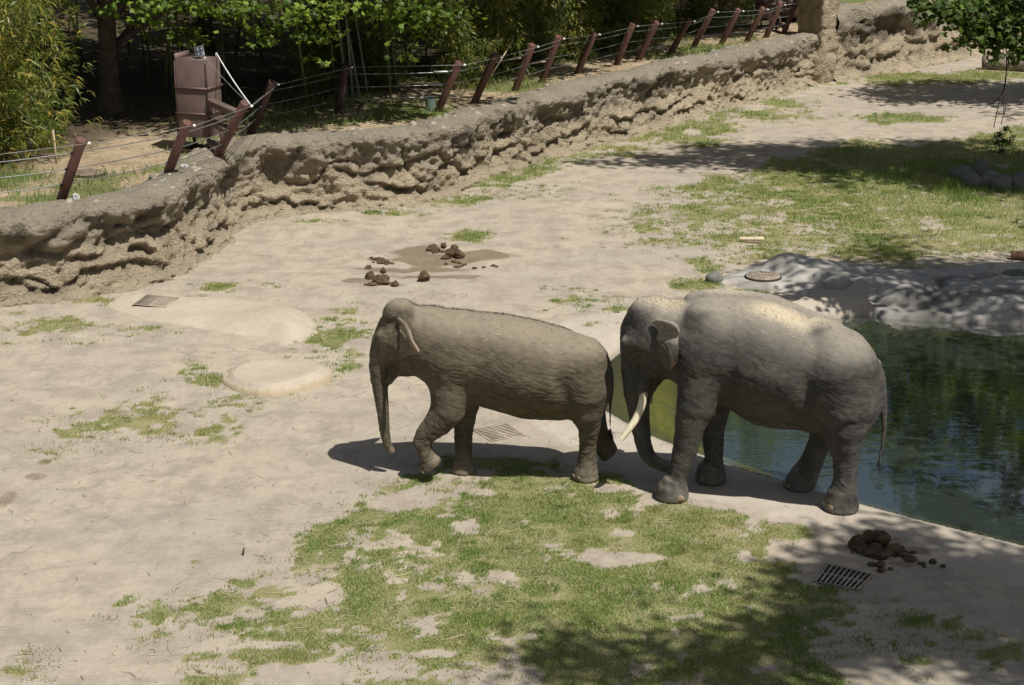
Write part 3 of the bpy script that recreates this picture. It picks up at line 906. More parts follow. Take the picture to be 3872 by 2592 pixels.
# rounded cobbles set in the top of the wall
COB_MAT = simple_mat("cobble", (0.31, 0.265, 0.20), .85, var=.25, scale=3)
COB2_MAT = simple_mat("grey cobble", (0.20, 0.185, 0.155), .85, var=.25, scale=3)
def cobble_mesh(seed):
    r = np.random.default_rng(seed)
    bm = bmesh.new(); bmesh.ops.create_icosphere(bm, subdivisions=1, radius=1)
    for v in bm.verts:
        v.co *= 1 + r.normal(0, .10); v.co.z *= .62; v.co.y *= .8
    me = bpy.data.meshes.new("stone"); bm.to_mesh(me); bm.free()
    me.polygons.foreach_set("use_smooth", np.ones(len(me.polygons), dtype=bool))
    return me
COB = []
for k in range(6):
    me = cobble_mesh(100 + k); me.materials.append(COB_MAT if k < 4 else COB2_MAT); COB.append(me)

def add_cobbles(root, frame, n, seed, bmin, bmax, smin_, smax_, sr):
    S, s, t, nrm, hh = frame
    r = np.random.default_rng(seed)
    for _ in range(n):
        i = r.integers(int(smin_ * len(s)), int(smax_ * len(s)))
        b = r.uniform(bmin, bmax)
        z = hh[i] * (np.interp(b, [-.05, .12, .32, .7, 1], [.88, .96, .995, 1.0, .95]))
        p = S[i] - nrm[i] * b
        o = bpy.data.objects.new("stone", COB[r.integers(6)]); COL.objects.link(o)
        o.parent = root
        o.location = Vector((p[0], p[1], z - .035)) - root.location
        k = sr * r.uniform(.6, 1.5)
        o.scale = (k * r.uniform(.9, 1.5), k, k)
        o.rotation_euler = (r.normal(0, .3), r.normal(0, .3), r.uniform(0, 6.3))
add_cobbles(WALL, WF, 190, 1, .06, .95, .06, .98, .085)
add_cobbles(WALL2, WF2, 40, 2, .1, .8, .02, .7, .10)

# ================================================================ ground behind the wall
UP_POLY = np.concatenate((WALL_LINE, WALL2_LINE, np.array([(60, 110), (150, 200), (150, 420), (-250, 420), (-250, 30), (-40, 30.5)])))
def upz(P):
    P = np.asarray(P, float)
    d = np.clip(-poly_sd(P, UP_POLY) - 1.0, 0, None)
    return 1.57 + .06 * fbm(P * .35, 3) + .02 * fbm(P * 1.6, 3) + .022 * np.minimum(d, 60) + .75 * sstep(10.2, 12.5, P[:, 0]) * sstep(50, 58, P[:, 1])

def build_upper():
    xs = np.concatenate((np.arange(-250, -30, 10), np.arange(-30, 24, .35), np.arange(24, 150, 8)))
    ys = np.concatenate((np.arange(30, 72, .3), np.arange(72, 110, 1.5), np.arange(110, 420, 12)))
    X, Y = np.meshgrid(xs, ys, indexing='ij'); P = np.stack((X.ravel(), Y.ravel()), 1)
    sd = poly_sd(P, UP_POLY)
    z = upz(P)
    z = np.where(sd > -.7, np.minimum(z, 1.45), z)
    i = np.arange(len(P)).reshape(len(xs), len(ys))
    F = np.stack((i[:-1, :-1].ravel(), i[1:, :-1].ravel(), i[1:, 1:].ravel(), i[:-1, 1:].ravel()), 1)
    F = F[(sd[F] < -.45).all(1)]
    used = np.unique(F); rm = np.full(len(P), -1); rm[used] = np.arange(len(used))
    green = sstep(.0, .35, fbm(P * .45 + 12, 4)) * sstep(8, 2, -sd)
    me = np_mesh("forest_floor", np.column_stack((P, z))[used], rm[F], {"grass": green[used], "grove_shade": sstep(-2.6, -4.6, sd + .8 * fbm(P * .8, 3))[used]})
    m, nt, out = new_mat("forest floor"); N = NT(nt)
    p = N.pos(); n1 = N.noise(p, 1.2, 6, .65); n2 = N.noise(p, 8, 6, .75); n3 = N.noise(N.map(p, (1, 4, 1), (0, 0, .6)), 14, 5, .7)
    c = N.mix(N.ramp(n1, .35, .68), (0.38, 0.30, 0.20), (0.26, 0.195, 0.125))
    c = N.mix(N.math('MULTIPLY', N.ramp(n3, .5, .75), .7), c, (0.46, 0.375, 0.24))
    c = N.mix(N.math('MULTIPLY', N.ramp(n2, .48, .25), .7), c, (0.12, 0.085, 0.05))
    c = N.mix(N.math('MULTIPLY', N.attr("grove_shade"), .9), c, (0.055, 0.042, 0.026))  # grove shade painted into the soil colour, darker away from the wall
    c = N.mix(N.math('MULTIPLY', N.ramp(N.math('ADD', N.attr("grass"), N.math('SUBTRACT', n2, .5)), .4, .8), .8), c, (0.085, 0.12, 0.03))
    nt.links.new(N.bsdf(c, .95, N.bump(n2, .8, .05), 0, .1).outputs[0], out.inputs[0])
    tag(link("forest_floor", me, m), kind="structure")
build_upper()

# ================================================================ stone pillar and boulder
def sdf_rock(name, mat, f, lo, hi, h, label, cat, attrs=None, sm=1):
    V, F = surface_nets(f, np.array(lo), np.array(hi), h)
    V = laplace(V, F, sm, .4)
    c = np.array(((lo[0] + hi[0]) / 2, (lo[1] + hi[1]) / 2, lo[2]))
    A = {k: fn(V) for k, fn in (attrs or {}).items()}
    o = link(name, np_mesh(name, V - c, F, A), mat)
    o.location = c
    return tag(o, label, cat)

def sd_box(P, c, hs, r):
    q = np.abs(P - np.asarray(c)) - (np.asarray(hs) - r)
    return np.linalg.norm(np.maximum(q, 0), axis=1) + np.minimum(q.max(1), 0) - r

PILLAR_MAT = rock_mat("weathered grey rock", (0.255, 0.225, 0.18), (0.32, 0.275, 0.215), (0.17, 0.14, 0.105), sand=(0.42, 0.34, 0.24))
pc = g(1893, 191)
def fp(P):
    c, s_ = math.cos(.62), math.sin(.62)
    L = P - pc
    Q = np.stack((L[:, 0] * c + L[:, 1] * s_, -L[:, 0] * s_ + L[:, 1] * c, P[:, 2]), 1)
    d = sd_box(Q, (0, .60, 1.7), (.42, .65, 1.75), .08)
    d2 = sd_box(Q, (-.15, .45, .45), (.55, .60, .6), .22)
    d = smin(d, d2, .2)
    cell = 1 - np.abs(noise(Q * np.array((1.6, 1.6, 1.3)) + 4)) * 5
    d = d + .10 * np.clip(cell, 0, 1) * sstep(3.0, .8, P[:, 2]) + .06 * fbm(Q * 2.5, 3) + .05 * fbm(Q * 8, 2) + .035 * np.clip(1 - np.abs(noise(Q * np.array((3, 3, .8)) + 40)) * 6, 0, 1)
    return d.astype(np.float32)
sdf_rock("stone_pillar", WALL_MAT, fp, pc + np.array((-1.6, -1.2, -.1)), pc + np.array((1.6, 2.4, 3.7)), .06,
         "square grey rock pillar where the two rock walls meet", "pillar",
         {"crack": lambda V: np.clip(1 - np.abs(noise((V - pc) * np.array((1.6, 1.6, 1.3)) + 4)) * 5, 0, 1) * .7, "sand": lambda V: sstep(1.6, .3, V[:, 2]) * .8})
bc = gsrc(3040, 60, 1.9)
def fb(P):
    d = sd_ell(P.astype(np.float32), bc + np.array((.1, .5, .75)), (1.05, .9, 1.05), .25)
    return (d + .10 * fbm(P * 1.6, 3) + .06 * np.clip(1 - np.abs(noise(P * 1.5 + 8)) * 5, 0, 1)).astype(np.float32)
sdf_rock("boulder", rock_mat("dark boulder", (0.22, 0.19, 0.16), (0.28, 0.245, 0.20), (0.09, 0.08, 0.07)), fb, bc + np.array((-1.5, -1, -.4)), bc + np.array((1.7, 2, 2.2)), .08,
         "large grey boulder behind the fence next to the stone pillar", "boulder", {"crack": lambda V: np.clip(1 - np.abs(noise(V * 1.5 + 8)) * 5, 0, 1) * .8, "sand": lambda V: V[:, 0] * 0})

# ================================================================ cable fence
z3 = lambda x, y: (x / 1.953, y / 1.953)
z4 = lambda x, y: (1100 + x / 1.953, y / 1.953)
z5 = lambda x, y: (2300 + x * .3444, y * .3444)
POSTS = [((-500, 860), (-420, 610)), ((-140, 800), (-70, 575)), ((232, 756), (309, 529)), ((630, 668), (708, 463)), ((819, 598), (926, 390)), ((952, 497), (1029, 309)), (z4(345, 830), z4(408, 478)), (z4(1095, 802), z4(1240, 462)),
         (z4(1365, 737), z4(1510, 402)), (z4(1660, 655), z4(1785, 330)), (z4(1855, 596), z4(1978, 271)), (z4(2120, 532), z4(2243, 241)), (z5(100, 685), z5(272, 265)), (z5(340, 637), z5(537, 242)),
         (z5(680, 592), z5(893, 214)), (z5(940, 507), z5(1155, 112)), (z5(1250, 467), z5(1433, 105)), (z5(1530, 437), z5(1702, 87)), (z5(1740, 392), z5(1893, 37)), (z5(1935, 342), z5(2060, 17)), (z5(2195, 317), z5(2323, -10))]
POST_MAT = simple_mat("rust brown painted steel", (0.110, 0.053, 0.040), .55, 0, .35, var=.22, scale=5, bump=.15, bscale=60)
POST_SHADED = simple_mat("shaded brown steel", (0.055, 0.030, 0.024), .6, 0, .3, var=.3, scale=5)  # shade on two posts put into a darker copy of the paint
CABLE_MAT = simple_mat("galvanised cable", (0.24, 0.25, 0.25), .4, .6, .5, var=.1)
WIRE_MAT = simple_mat("thin wire", (0.30, 0.30, 0.29), .45, .5, .5)
PORC_MAT = simple_mat("white porcelain", (0.78, 0.78, 0.75), .3, spec=.5, var=.05)
BOLT_MAT = simple_mat("black grommet", (0.02, 0.02, 0.02), .7)

def build_fence():
    ends = []
    for (bx, by), (tx, ty) in POSTS:
        b = gsrc(bx, by, 1.66)
        d = ray(tx, ty)
        h = np.array((.70, -.71, 0)); nn = np.cross(h, (0, 0, 1.0))
        t = ((b - np.array((0, 0, CAM_H))) @ nn) / (d @ nn)
        e = d * t + np.array((0, 0, CAM_H))
        ends.append((b, e))
    root = empty("cable_fence", ends[len(ends) // 2][0])
    tag(root, "long fence of leaning rust brown posts strung with steel cables along the wall top", "fence")
    rl = np.array(root.location)
    for k, (b, e) in enumerate(ends):
        ax = (e - b) / np.linalg.norm(e - b)
        m = MB().tube([b - rl - ax * .12, e - rl - ax * .012, e - rl], [.098, .098, .088], 16)
        dark = k in (5, 6)
        po = m.build("post", POST_SHADED if dark else POST_MAT, root); shade_auto(po, 40)
        # insulator on a short bracket on the outer side
        tip = e - rl + np.array((.13, -.05, -.06))
        a = MB().tube([e - rl + np.array((.05, 0, -.12)), tip + np.array((0, 0, .06))], .012, 6); a.build("bracket", POST_MAT, po)
        a = MB().tube([tip + np.array((-.012, 0, 0)), tip + np.array((.0, 0, 0)), tip + np.array((.03, -.01, 0)), tip + np.array((.045, -.015, 0))], [.018, .029, .029, .016], 10)
        a.build("insulator", PORC_MAT, po, True)
        for q in (.27, .53, .80):
            c = b + (e - b) * q - rl + np.array((-.07, -.07, 0))
            MB().tube([c, c + np.array((-.03, -.03, 0))], .026, 8).build("grommet", BOLT_MAT, po)
    r = np.random.default_rng(2)
    runs = [(0, 6), (6, 7), (7, len(ends) - 1)]
    for q in (.27, .53, .80):
        for a_, b_ in runs:
            pts = []
            for k in range(a_, b_ + 1):
                p = ends[k][0] + (ends[k][1] - ends[k][0]) * q - rl
                if k > a_:
                    p0 = ends[k - 1][0] + (ends[k - 1][1] - ends[k - 1][0]) * q - rl
                    for w in (.25, .5, .75): pts.append(p0 + (p - p0) * w - np.array((0, 0, .02 * 4 * w * (1 - w))))
                pts.append(p)
            MB().tube(pts, .013 if (a_, b_) == (6, 7) else .0095, 6).build("cable", CABLE_MAT, root, True)
        # turnbuckle by the opening
        p0, p1 = [ends[k][0] + (ends[k][1] - ends[k][0]) * q - rl for k in (6, 7)]
        u = p1 - p0
        MB().tube([p0 + u * .80, p0 + u * .82, p0 + u * .93, p0 + u * .95], [.014, .034, .034, .014], 8).build("turnbuckle", CABLE_MAT, root, True)
        MB().tube([p0 + u * .95, p0 + u * .985], .045, 8).build("shackle", CABLE_MAT, root, True)
    pts = [e - rl + np.array((.15, -.06, -.06)) for b, e in ends]
    MB().tube(pts, .006, 5).build("wire", WIRE_MAT, root, True)
    return ends
FENCE = build_fence()

# ================================================================ feed cabinets behind the fence
CAB_MAT = simple_mat("brown sheet steel", (0.152, 0.105, 0.092), .6, .1, .35, var=.14, scale=3, bump=.1, bscale=30)
CAB_DARK = simple_mat("brown steel frame", (0.075, 0.045, 0.040), .6, .1, .3)
RIB_MAT = simple_mat("steel band", (0.13, 0.078, 0.068), .55, .2, .35)
SOLAR_MAT = simple_mat("solar cell", (0.07, 0.075, 0.09), .2, 0, .6)
WHITE_MAT = simple_mat("white plastic", (0.72, 0.72, 0.70), .4)
def cabinet(org, yaw, label, post, full=True):
    root = empty("feed_cabinet", org, (0, 0, yaw))
    tag(root, label, "cabinet")
    w, d, h, leg = .74, .70, 1.70, .36
    Z = leg
    M = MB().box((0, 0, Z + h / 2), (w, d, h), bev=.012); shade_auto(M.build("body", CAB_MAT, root))
    for sx in (-1, 1):
        for sy in (-1, 1):
            MB().box((sx * (w / 2 - .03), sy * (d / 2 - .03), leg / 2), (.06, .06, leg)).build("leg", CAB_DARK, root)
    for sy in (-1, 1): MB().box((0, sy * (d / 2 - .03), .05), (w - .12, .05, .05)).build("base_bar", CAB_DARK, root)
    for sx in (-1, 1): MB().box((sx * (w / 2 - .03), 0, .05), (.05, d - .12, .05)).build("base_bar", CAB_DARK, root)
    for zz in (.36, .69):                                     # bands round the box
        M = MB(); z_ = Z + h * (1 - zz)
        M.box((0, -d / 2 - .018, z_), (w + .07, .035, .045)); M.box((w / 2 + .018, 0, z_), (.035, d - .002, .045))
        M.box((0, d / 2 + .018, z_), (w + .07, .035, .045)); M.box((-w / 2 - .018, 0, z_), (.035, d - .002, .045))
        M.build("band", RIB_MAT, root)
    for sx in (-1, 1):
        MB().box((sx * (w / 2 + .012), -d / 2 - .012, Z + h / 2), (.022, .022, h - .06)).build("corner_strip", CAB_DARK, root)
    # raised back flange on the roof and the door on the left side
    MB().box((-w / 2 - .02, 0.02, Z + h + .04), (.04, d - .05, .17)).build("roof_flange", CAB_MAT, root)
    MB().box((-w / 2 - .03, .02, Z + h * .42), (.05, d * .86, h * .80), bev=.01).build("door", CAB_MAT, root)
    MB().box((0, 0, Z + h + .008), (w - .05, d - .05, .014)).build("roof", CAB_MAT, root)
    if full:
        sp = MB().box((0, 0, 0), (.20, .30, .02), bev=.004).build("solar_panel", CABLE_MAT, root)
        sp.location = (.12, -.12, Z + h + .17); sp.rotation_euler = (math.radians(42), math.radians(-14), .4)
        for a in (-.044, .044):
            for b in (-.07, .07): MB().box((a, b, .0125), (.084, .135, .004)).build("solar_cell", SOLAR_MAT, sp)
        MB().tube([(.05, -.05, Z + h), (.12, -.10, Z + h + .16)], .012, 6).build("bracket", CAB_DARK, root)
        MB().tube([(w / 2 - .03, -d / 2 + .05, Z + h), (w / 2 - .03, -d / 2 + .05, Z + h + .08)], .02, 8).build("insulator", PORC_MAT, root, True)
        MB().tube([(w / 2 - .03, d / 2 - .1, Z + h), (w / 2 - .03, d / 2 - .1, Z + h + .10)], .022, 8).build("insulator", PORC_MAT, root, True)
    # arms that clamp to the leaning post
    R = Matrix.Rotation(-yaw, 3, 'Z'); o = Vector(org)
    b, e = [R @ (Vector(v) - o) for v in post]
    for q, ln in ((.80, .20), (.48, .18), (.12, .16)):
        p = b.lerp(e, q)
        st = Vector((w / 2 - .02, min(max(p.y, -d / 2 + .12), d / 2 - .12), p.z + .04))
        dirv = (p - st); L = dirv.length; dirv.normalize()
        c = (st + p) / 2
        ang = math.atan2(dirv.y, dirv.x)
        rot = Matrix.Rotation(ang, 3, 'Z') @ Matrix.Rotation(-math.asin(dirv.z), 3, 'Y')
        shade_auto(MB().box(c, (L, .20, .15 if q > .7 else .12), rot=rot, bev=.03).build("feed_chute", CAB_MAT, root))
        ax = (e - b).normalized()
        MB().tube([p - ax * .015, p + ax * .015], .112, 16, False).build("clamp_ring", RIB_MAT, root, True)
    if full:
        pe = R @ (Vector(FENCE[4][1]) + Vector((.15, -.06, -.06)) - o)
        for s_, rr in (((w / 2 - .03, -d / 2 + .05, Z + h + .08), .007), ((w / 2 - .03, d / 2 - .1, Z + h + .10), .014)):
            s_ = Vector(s_); pts = [s_.lerp(pe, t) + Vector((0, 0, -.10 * 4 * t * (1 - t) * .5)) for t in np.linspace(0, 1, 9)]
            MB().tube([tuple(p) for p in pts], rr, 6).build("power_cable", WHITE_MAT if rr > .01 else WIRE_MAT, root, True)
    return root
co = gsrc(764, 572, 1.60)
cabinet((co[0], co[1], 1.60), math.radians(-17), "tall brown steel feed cabinet with a small solar panel on its roof", FENCE[4])
co = gsrc(2912, 112, 1.62)
cabinet((co[0], co[1] + .4, 1.62), math.radians(-20), "far brown feed cabinet standing behind the fence near the stone pillar", FENCE[19], False)

# ================================================================ leaves, bamboo, trees
def leaf_blades(pos, dirs, length, width, col, droop=.25, rs=None):
    """diamond leaves: pos (n,3), dirs (n,3) unit"""
    n = len(pos); r = rs
    L = np.broadcast_to(length, (n,))[:, None]; W = np.broadcast_to(width, (n,))[:, None]
    rnd = r.normal(0, 1, (n, 3)); side = np.cross(dirs, rnd); side /= np.linalg.norm(side, axis=1)[:, None] + 1e-9
    a = pos; tip = pos + dirs * L - np.array((0, 0, 1)) * L * droop
    mid = pos + dirs * L * .42
    V = np.stack((a, mid + side * W * .5, tip, mid - side * W * .5), 1).reshape(-1, 3)
    i = np.arange(n)[:, None] * 4
    F = i + np.array([[0, 1, 2, 3]])
    return V, F, np.repeat(col, 4, axis=0)

LOBE = np.array([(0, 0), (.42, .10), (.28, .30), (.55, .55), (.20, .62), (0, 1.0), (-.20, .62), (-.55, .55), (-.28, .30), (-.42, .10)])
def lobed_leaves(pos, nrm, size, col, rs):
    """five lobed leaves as ten-sided faces facing nrm"""
    n = len(pos)
    a = np.cross(nrm, rs.normal(0, 1, (n, 3))); a /= np.linalg.norm(a, axis=1)[:, None] + 1e-9
    b = np.cross(nrm, a)
    S = np.broadcast_to(size, (n,))[:, None, None]
    V = pos[:, None, :] + S * (LOBE[None, :, :1] * a[:, None, :] + (LOBE[None, :, 1:] - .4) * b[:, None, :]) - nrm[:, None, :] * S * .5 * np.abs(LOBE[None, :, :1]) ** 1.0
    V = V.reshape(-1, 3)
    i = np.arange(n)[:, None] * 10
    F = np.concatenate([i + np.array([[0, 1, 2, 3]]), i + np.array([[0, 3, 4, 5]]), i + np.array([[0, 5, 6, 7]]), i + np.array([[0, 7, 8, 9]])])
    return V, F, np.repeat(col, 10, axis=0)

def col_mix(rs, n, cols, p, var=.22):
    cols = np.array(cols); k = rs.choice(len(cols), n, p=p)
    return np.clip(cols[k] * (1 + rs.normal(0, var, (n, 1))), .004, .9)

BAM_MAT = leaf_mat("bamboo leaf", .34, .42, .4)
TREE_MAT = leaf_mat("broad leaf", .36, .5, .3)
GRASS_MAT = leaf_mat("grass blade", .42, .6, .15)
CULM_MATS = [simple_mat("green bamboo culm", (0.13, 0.145, 0.05), .45, spec=.4, var=.25, scale=2.5), simple_mat("yellow bamboo culm", (0.30, 0.235, 0.075), .45, spec=.4, var=.25, scale=2.5),
             simple_mat("grey bamboo culm", (0.25, 0.24, 0.19), .55, spec=.3, var=.25, scale=2.5)]
BARK_MAT = simple_mat("bark", (0.085, 0.065, 0.048), .95, var=.35, scale=5, bump=.9, bscale=14)
DARK_BARK = simple_mat("twig bark", (0.035, 0.027, 0.02), .9)

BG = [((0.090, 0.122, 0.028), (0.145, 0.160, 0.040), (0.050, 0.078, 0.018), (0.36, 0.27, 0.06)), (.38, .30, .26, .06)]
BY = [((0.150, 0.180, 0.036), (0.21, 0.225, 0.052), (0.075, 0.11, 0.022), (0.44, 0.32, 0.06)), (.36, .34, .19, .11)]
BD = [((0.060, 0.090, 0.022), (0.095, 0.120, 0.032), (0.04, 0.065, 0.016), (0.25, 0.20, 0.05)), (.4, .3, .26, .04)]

def culm_line(rs, h, lean, curve):
    az = rs.uniform(0, 2 * math.pi); d = np.array((math.cos(az), math.sin(az), 0))
    t = np.linspace(0, 1, 9)[:, None]
    return np.array((0, 0, 0)) + t * np.array((0, 0, h)) + d * (lean * t + curve * t ** 2.4) * h, d

def bamboo_proto(seed, h, lean, curve, nb, start, cols, llen=.16, spread=.55, culm=0, rad=.03):
    rs = np.random.default_rng(seed)
    ln, d = culm_line(rs, h, lean, curve)
    m = MB().tube(ln, np.linspace(rad, rad * .25, 9), 7)
    for k in range(3, 26):                                   # nodes of the culm
        t = k / 30 * .98
        p = np.array([np.interp(t, np.linspace(0, 1, 9), ln[:, i]) for i in range(3)])
        rr = rad * (1 - .75 * t)
        m.tube([p - (0, 0, .012), p + (0, 0, .012)], rr * 1.22, 7, False)
    mc = m.mesh("culm"); mc.materials.append(CULM_MATS[culm])
    t = start + (1 - start) * rs.random(nb) ** .85
    base = np.column_stack([np.interp(t, np.linspace(0, 1, 9), ln[:, i]) for i in range(3)])
    az = rs.uniform(0, 2 * math.pi, nb); rr = spread * rs.uniform(.15, 1.0, nb) * (1.25 - .75 * t)
    bd = np.column_stack((np.cos(az), np.sin(az), rs.uniform(-.45, .35, nb)))
    tipp = base + bd * rr[:, None]
    nl = 7
    pos = np.repeat(tipp, nl, axis=0) + rs.normal(0, .05, (nb * nl, 3))
    dv = np.repeat(bd, nl, axis=0) * .75 + rs.normal(0, .55, (nb * nl, 3)) + np.array((0, 0, -.35))
    dv /= np.linalg.norm(dv, axis=1)[:, None]
    n = len(pos)
    tone = np.repeat(rs.uniform(.7, 1.25, nb), nl)[:, None]
    col = col_mix(rs, n, cols[0], cols[1]) * tone
    V, F, C = leaf_blades(pos, dv, llen * rs.uniform(.6, 1.25, n), llen * .14 * rs.uniform(.8, 1.3, n), col, .2, rs)
    mf = np_mesh("foliage", V, F, {"leaf_col": C}); mf.materials.append(BAM_MAT)
    return mc, mf

TALL = [bamboo_proto(11, 8.5, .06, .10, 435, .16, BG, culm=0), bamboo_proto(12, 9.0, .10, .16, 464, .22, BG, culm=1), bamboo_proto(13, 7.5, .04, .20, 435, .10, BD, culm=0),
        bamboo_proto(14, 8.2, .14, .08, 377, .30, BG, culm=2), bamboo_proto(15, 7.8, .18, .12, 435, .12, BG, culm=1)]
BARE_ = [bamboo_proto(21, 8.5, .09, .05, 150, .45, BG, culm=1, rad=.034), bamboo_proto(22, 8.8, .16, .04, 140, .5, BG, culm=2, rad=.036), bamboo_proto(23, 8.0, .05, .05, 140, .42, BD, culm=0, rad=.034), bamboo_proto(24, 8.0, .22, .04, 140, .45, BG, culm=1, rad=.030)]
BUSH = [bamboo_proto(31, 2.6, .10, .25, 300, .04, BG, llen=.17, spread=.75, rad=.014), bamboo_proto(32, 2.0, .12, .3, 260, .03, BG, llen=.16, spread=.7, rad=.012), bamboo_proto(33, 3.2, .08, .3, 320, .05, BY, llen=.17, spread=.8, rad=.015)]
BRIGHT = [bamboo_proto(41, 5.2, .10, .35, 504, .08, BY, llen=.25, spread=1.0, rad=.02), bamboo_proto(42, 6.0, .08, .30, 518, .10, BY, llen=.25, spread=1.05, rad=.022), bamboo_proto(43, 4.4, .15, .4, 460, .06, BY, llen=.24, spread=.95, rad=.018)]

def place_bamboo(proto, x, y, rz, sc, label, group, rs, tilt=.05):
    look = {CULM_MATS[0].name: "green", CULM_MATS[1].name: "yellow", CULM_MATS[2].name: "grey"}[proto[0].materials[0].name]
    if "culm" not in label and "bright" not in label: label = label + " with a " + look + " culm"
    z = float(upz(np.array([[x, y]]))[0]) - .05
    r = empty("bamboo", (x, y, z), (rs.normal(0, tilt), rs.normal(0, tilt), rz))
    tag(r, label, "bamboo", group)
    for nm, me in zip(("culm", "foliage"), proto):
        o = link(nm, me, None, r, nm == "culm")
        o.scale = (sc, sc, sc)
        if nm == "foliage": o["kind"] = "stuff"
    return r

def plant_bamboo():
    rs = np.random.default_rng(5)
    # bright clump at the left edge, close to the fence
    for x, y in ((-10.6, 36.2), (-9.9, 36.6), (-10.9, 37.4), (-9.6, 37.6), (-10.2, 38.4), (-11.4, 36.8), (-11.6, 38.6), (-10.9, 35.4), (-12.4, 38.0), (-9.9, 39.3)):
        place_bamboo(BRIGHT[rs.integers(3)], x - .75 + rs.normal(0, .2), y + rs.normal(0, .2), rs.uniform(0, 6.28), rs.uniform(.85, 1.15), "leafy yellow green bamboo of the bright clump at the left edge", "bright bamboo at the left edge", rs)
    # pale culms behind the gap of the fence
    for px, py in ((795, 232), (808, 234), (823, 230), (842, 222), (768, 225)):
        p = g(px, py, 1.6)
        place_bamboo(BARE_[1] if px > 790 else BARE_[2], p[0], p[1], rs.uniform(-.6, .1) + 0.2, rs.uniform(.9, 1.0), "slender pale bamboo culm behind the fence gap", "pale culms behind the fence gap", rs, .03)
    # tall bamboo of the grove and its low leafy front
    n = 0
    lst = []
    for _ in range(3000):
        if n >= 165: break
        px = rs.uniform(560, 1880); dy = rs.random() ** 1.5 * 16
        base = np.interp(px, [560, 700, 780, 1000, 1250, 1550, 1860], [262, 250, 236, 228, 160, 95, 45])
        p = g(px, base - 6, 1.6)
        x, y = p[0], p[1] + 1.0 + dy
        if 690 < px < 760 and dy < 3: continue
        if 905 < px < 1035 and dy < 6.5: continue
        if 560 < px < 690 and dy < 4: continue
        if any((x - a) ** 2 + (y - b) ** 2 < .16 for a, b in lst): continue
        lst.append((x, y)); n += 1
        front = dy < 3.5
        if px < 980: pr = TALL[rs.integers(5)] if rs.random() < .55 else BARE_[rs.integers(4)]
        else: pr = BARE_[rs.integers(4)] if rs.random() < .72 else TALL[rs.integers(5)]
        place_bamboo(pr, x, y, rs.uniform(0, 6.28), rs.uniform(.8, 1.15), "tall leafy bamboo of the dense grove behind the cable fence", "bamboo grove behind the fence", rs)
    for _ in range(64):
        px = rs.uniform(1040, 1790)
        base = np.interp(px, [1030, 1250, 1550, 1860], [222, 160, 95, 45])
        p = g(px, base - 8, 1.6)
        place_bamboo(BUSH[rs.integers(3)], p[0], p[1] + rs.random() ** 1.6 * 3.4 - .2, rs.uniform(0, 6.28), rs.uniform(.7, 1.15), "low bushy bamboo at the foot of the grove", "low bamboo along the fence", rs)
    for px, py in ((835, 205), (870, 200), (760, 208), (895, 210), (815, 212), (740, 215), (728, 228)):
        p = g(px, py, 1.6)
        place_bamboo(BUSH[rs.integers(3)], p[0], p[1], rs.uniform(0, 6.28), rs.uniform(.7, 1.0), "low bushy bamboo at the foot of the grove", "low bamboo along the fence", rs)
    # dark rows far behind
    for _ in range(30):
        x, y = rs.uniform(-24, 22), rs.uniform(58, 84)
        if poly_sd(np.array([[x, y]]), UP_POLY)[0] > -4: continue
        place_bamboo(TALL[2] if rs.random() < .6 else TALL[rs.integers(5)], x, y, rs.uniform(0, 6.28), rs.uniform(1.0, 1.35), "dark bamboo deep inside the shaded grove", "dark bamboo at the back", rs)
    for _ in range(62):
        x, y = rs.uniform(-18, -3), rs.uniform(45.3, 54)
        if abs(x + 10.5) < .9 and y < 47: continue
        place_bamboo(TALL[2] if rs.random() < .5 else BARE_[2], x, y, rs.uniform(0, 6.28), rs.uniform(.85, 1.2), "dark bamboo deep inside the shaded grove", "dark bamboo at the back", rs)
plant_bamboo()

def crown_points(rs, cen, rad, n, ncl, flat=1.0, clr=.9):
    """leaf positions gathered in clumps through an uneven crown"""
    cen = np.array(cen); rad = np.array(rad)
    u = rs.normal(0, 1, (ncl, 3)); u /= np.linalg.norm(u, axis=1)[:, None]
    rr = rs.random(ncl) ** .45
    c = cen + u * rad * rr[:, None] * (1 + .22 * rs.normal(0, 1, (ncl, 1)))
    w = rs.uniform(.5, 1.5, ncl); w /= w.sum()
    k = rs.choice(ncl, n, p=w)
    p = c[k] + rs.normal(0, 1, (n, 3)) * clr * np.array((.5, .5, .28 * flat))
    return p, c

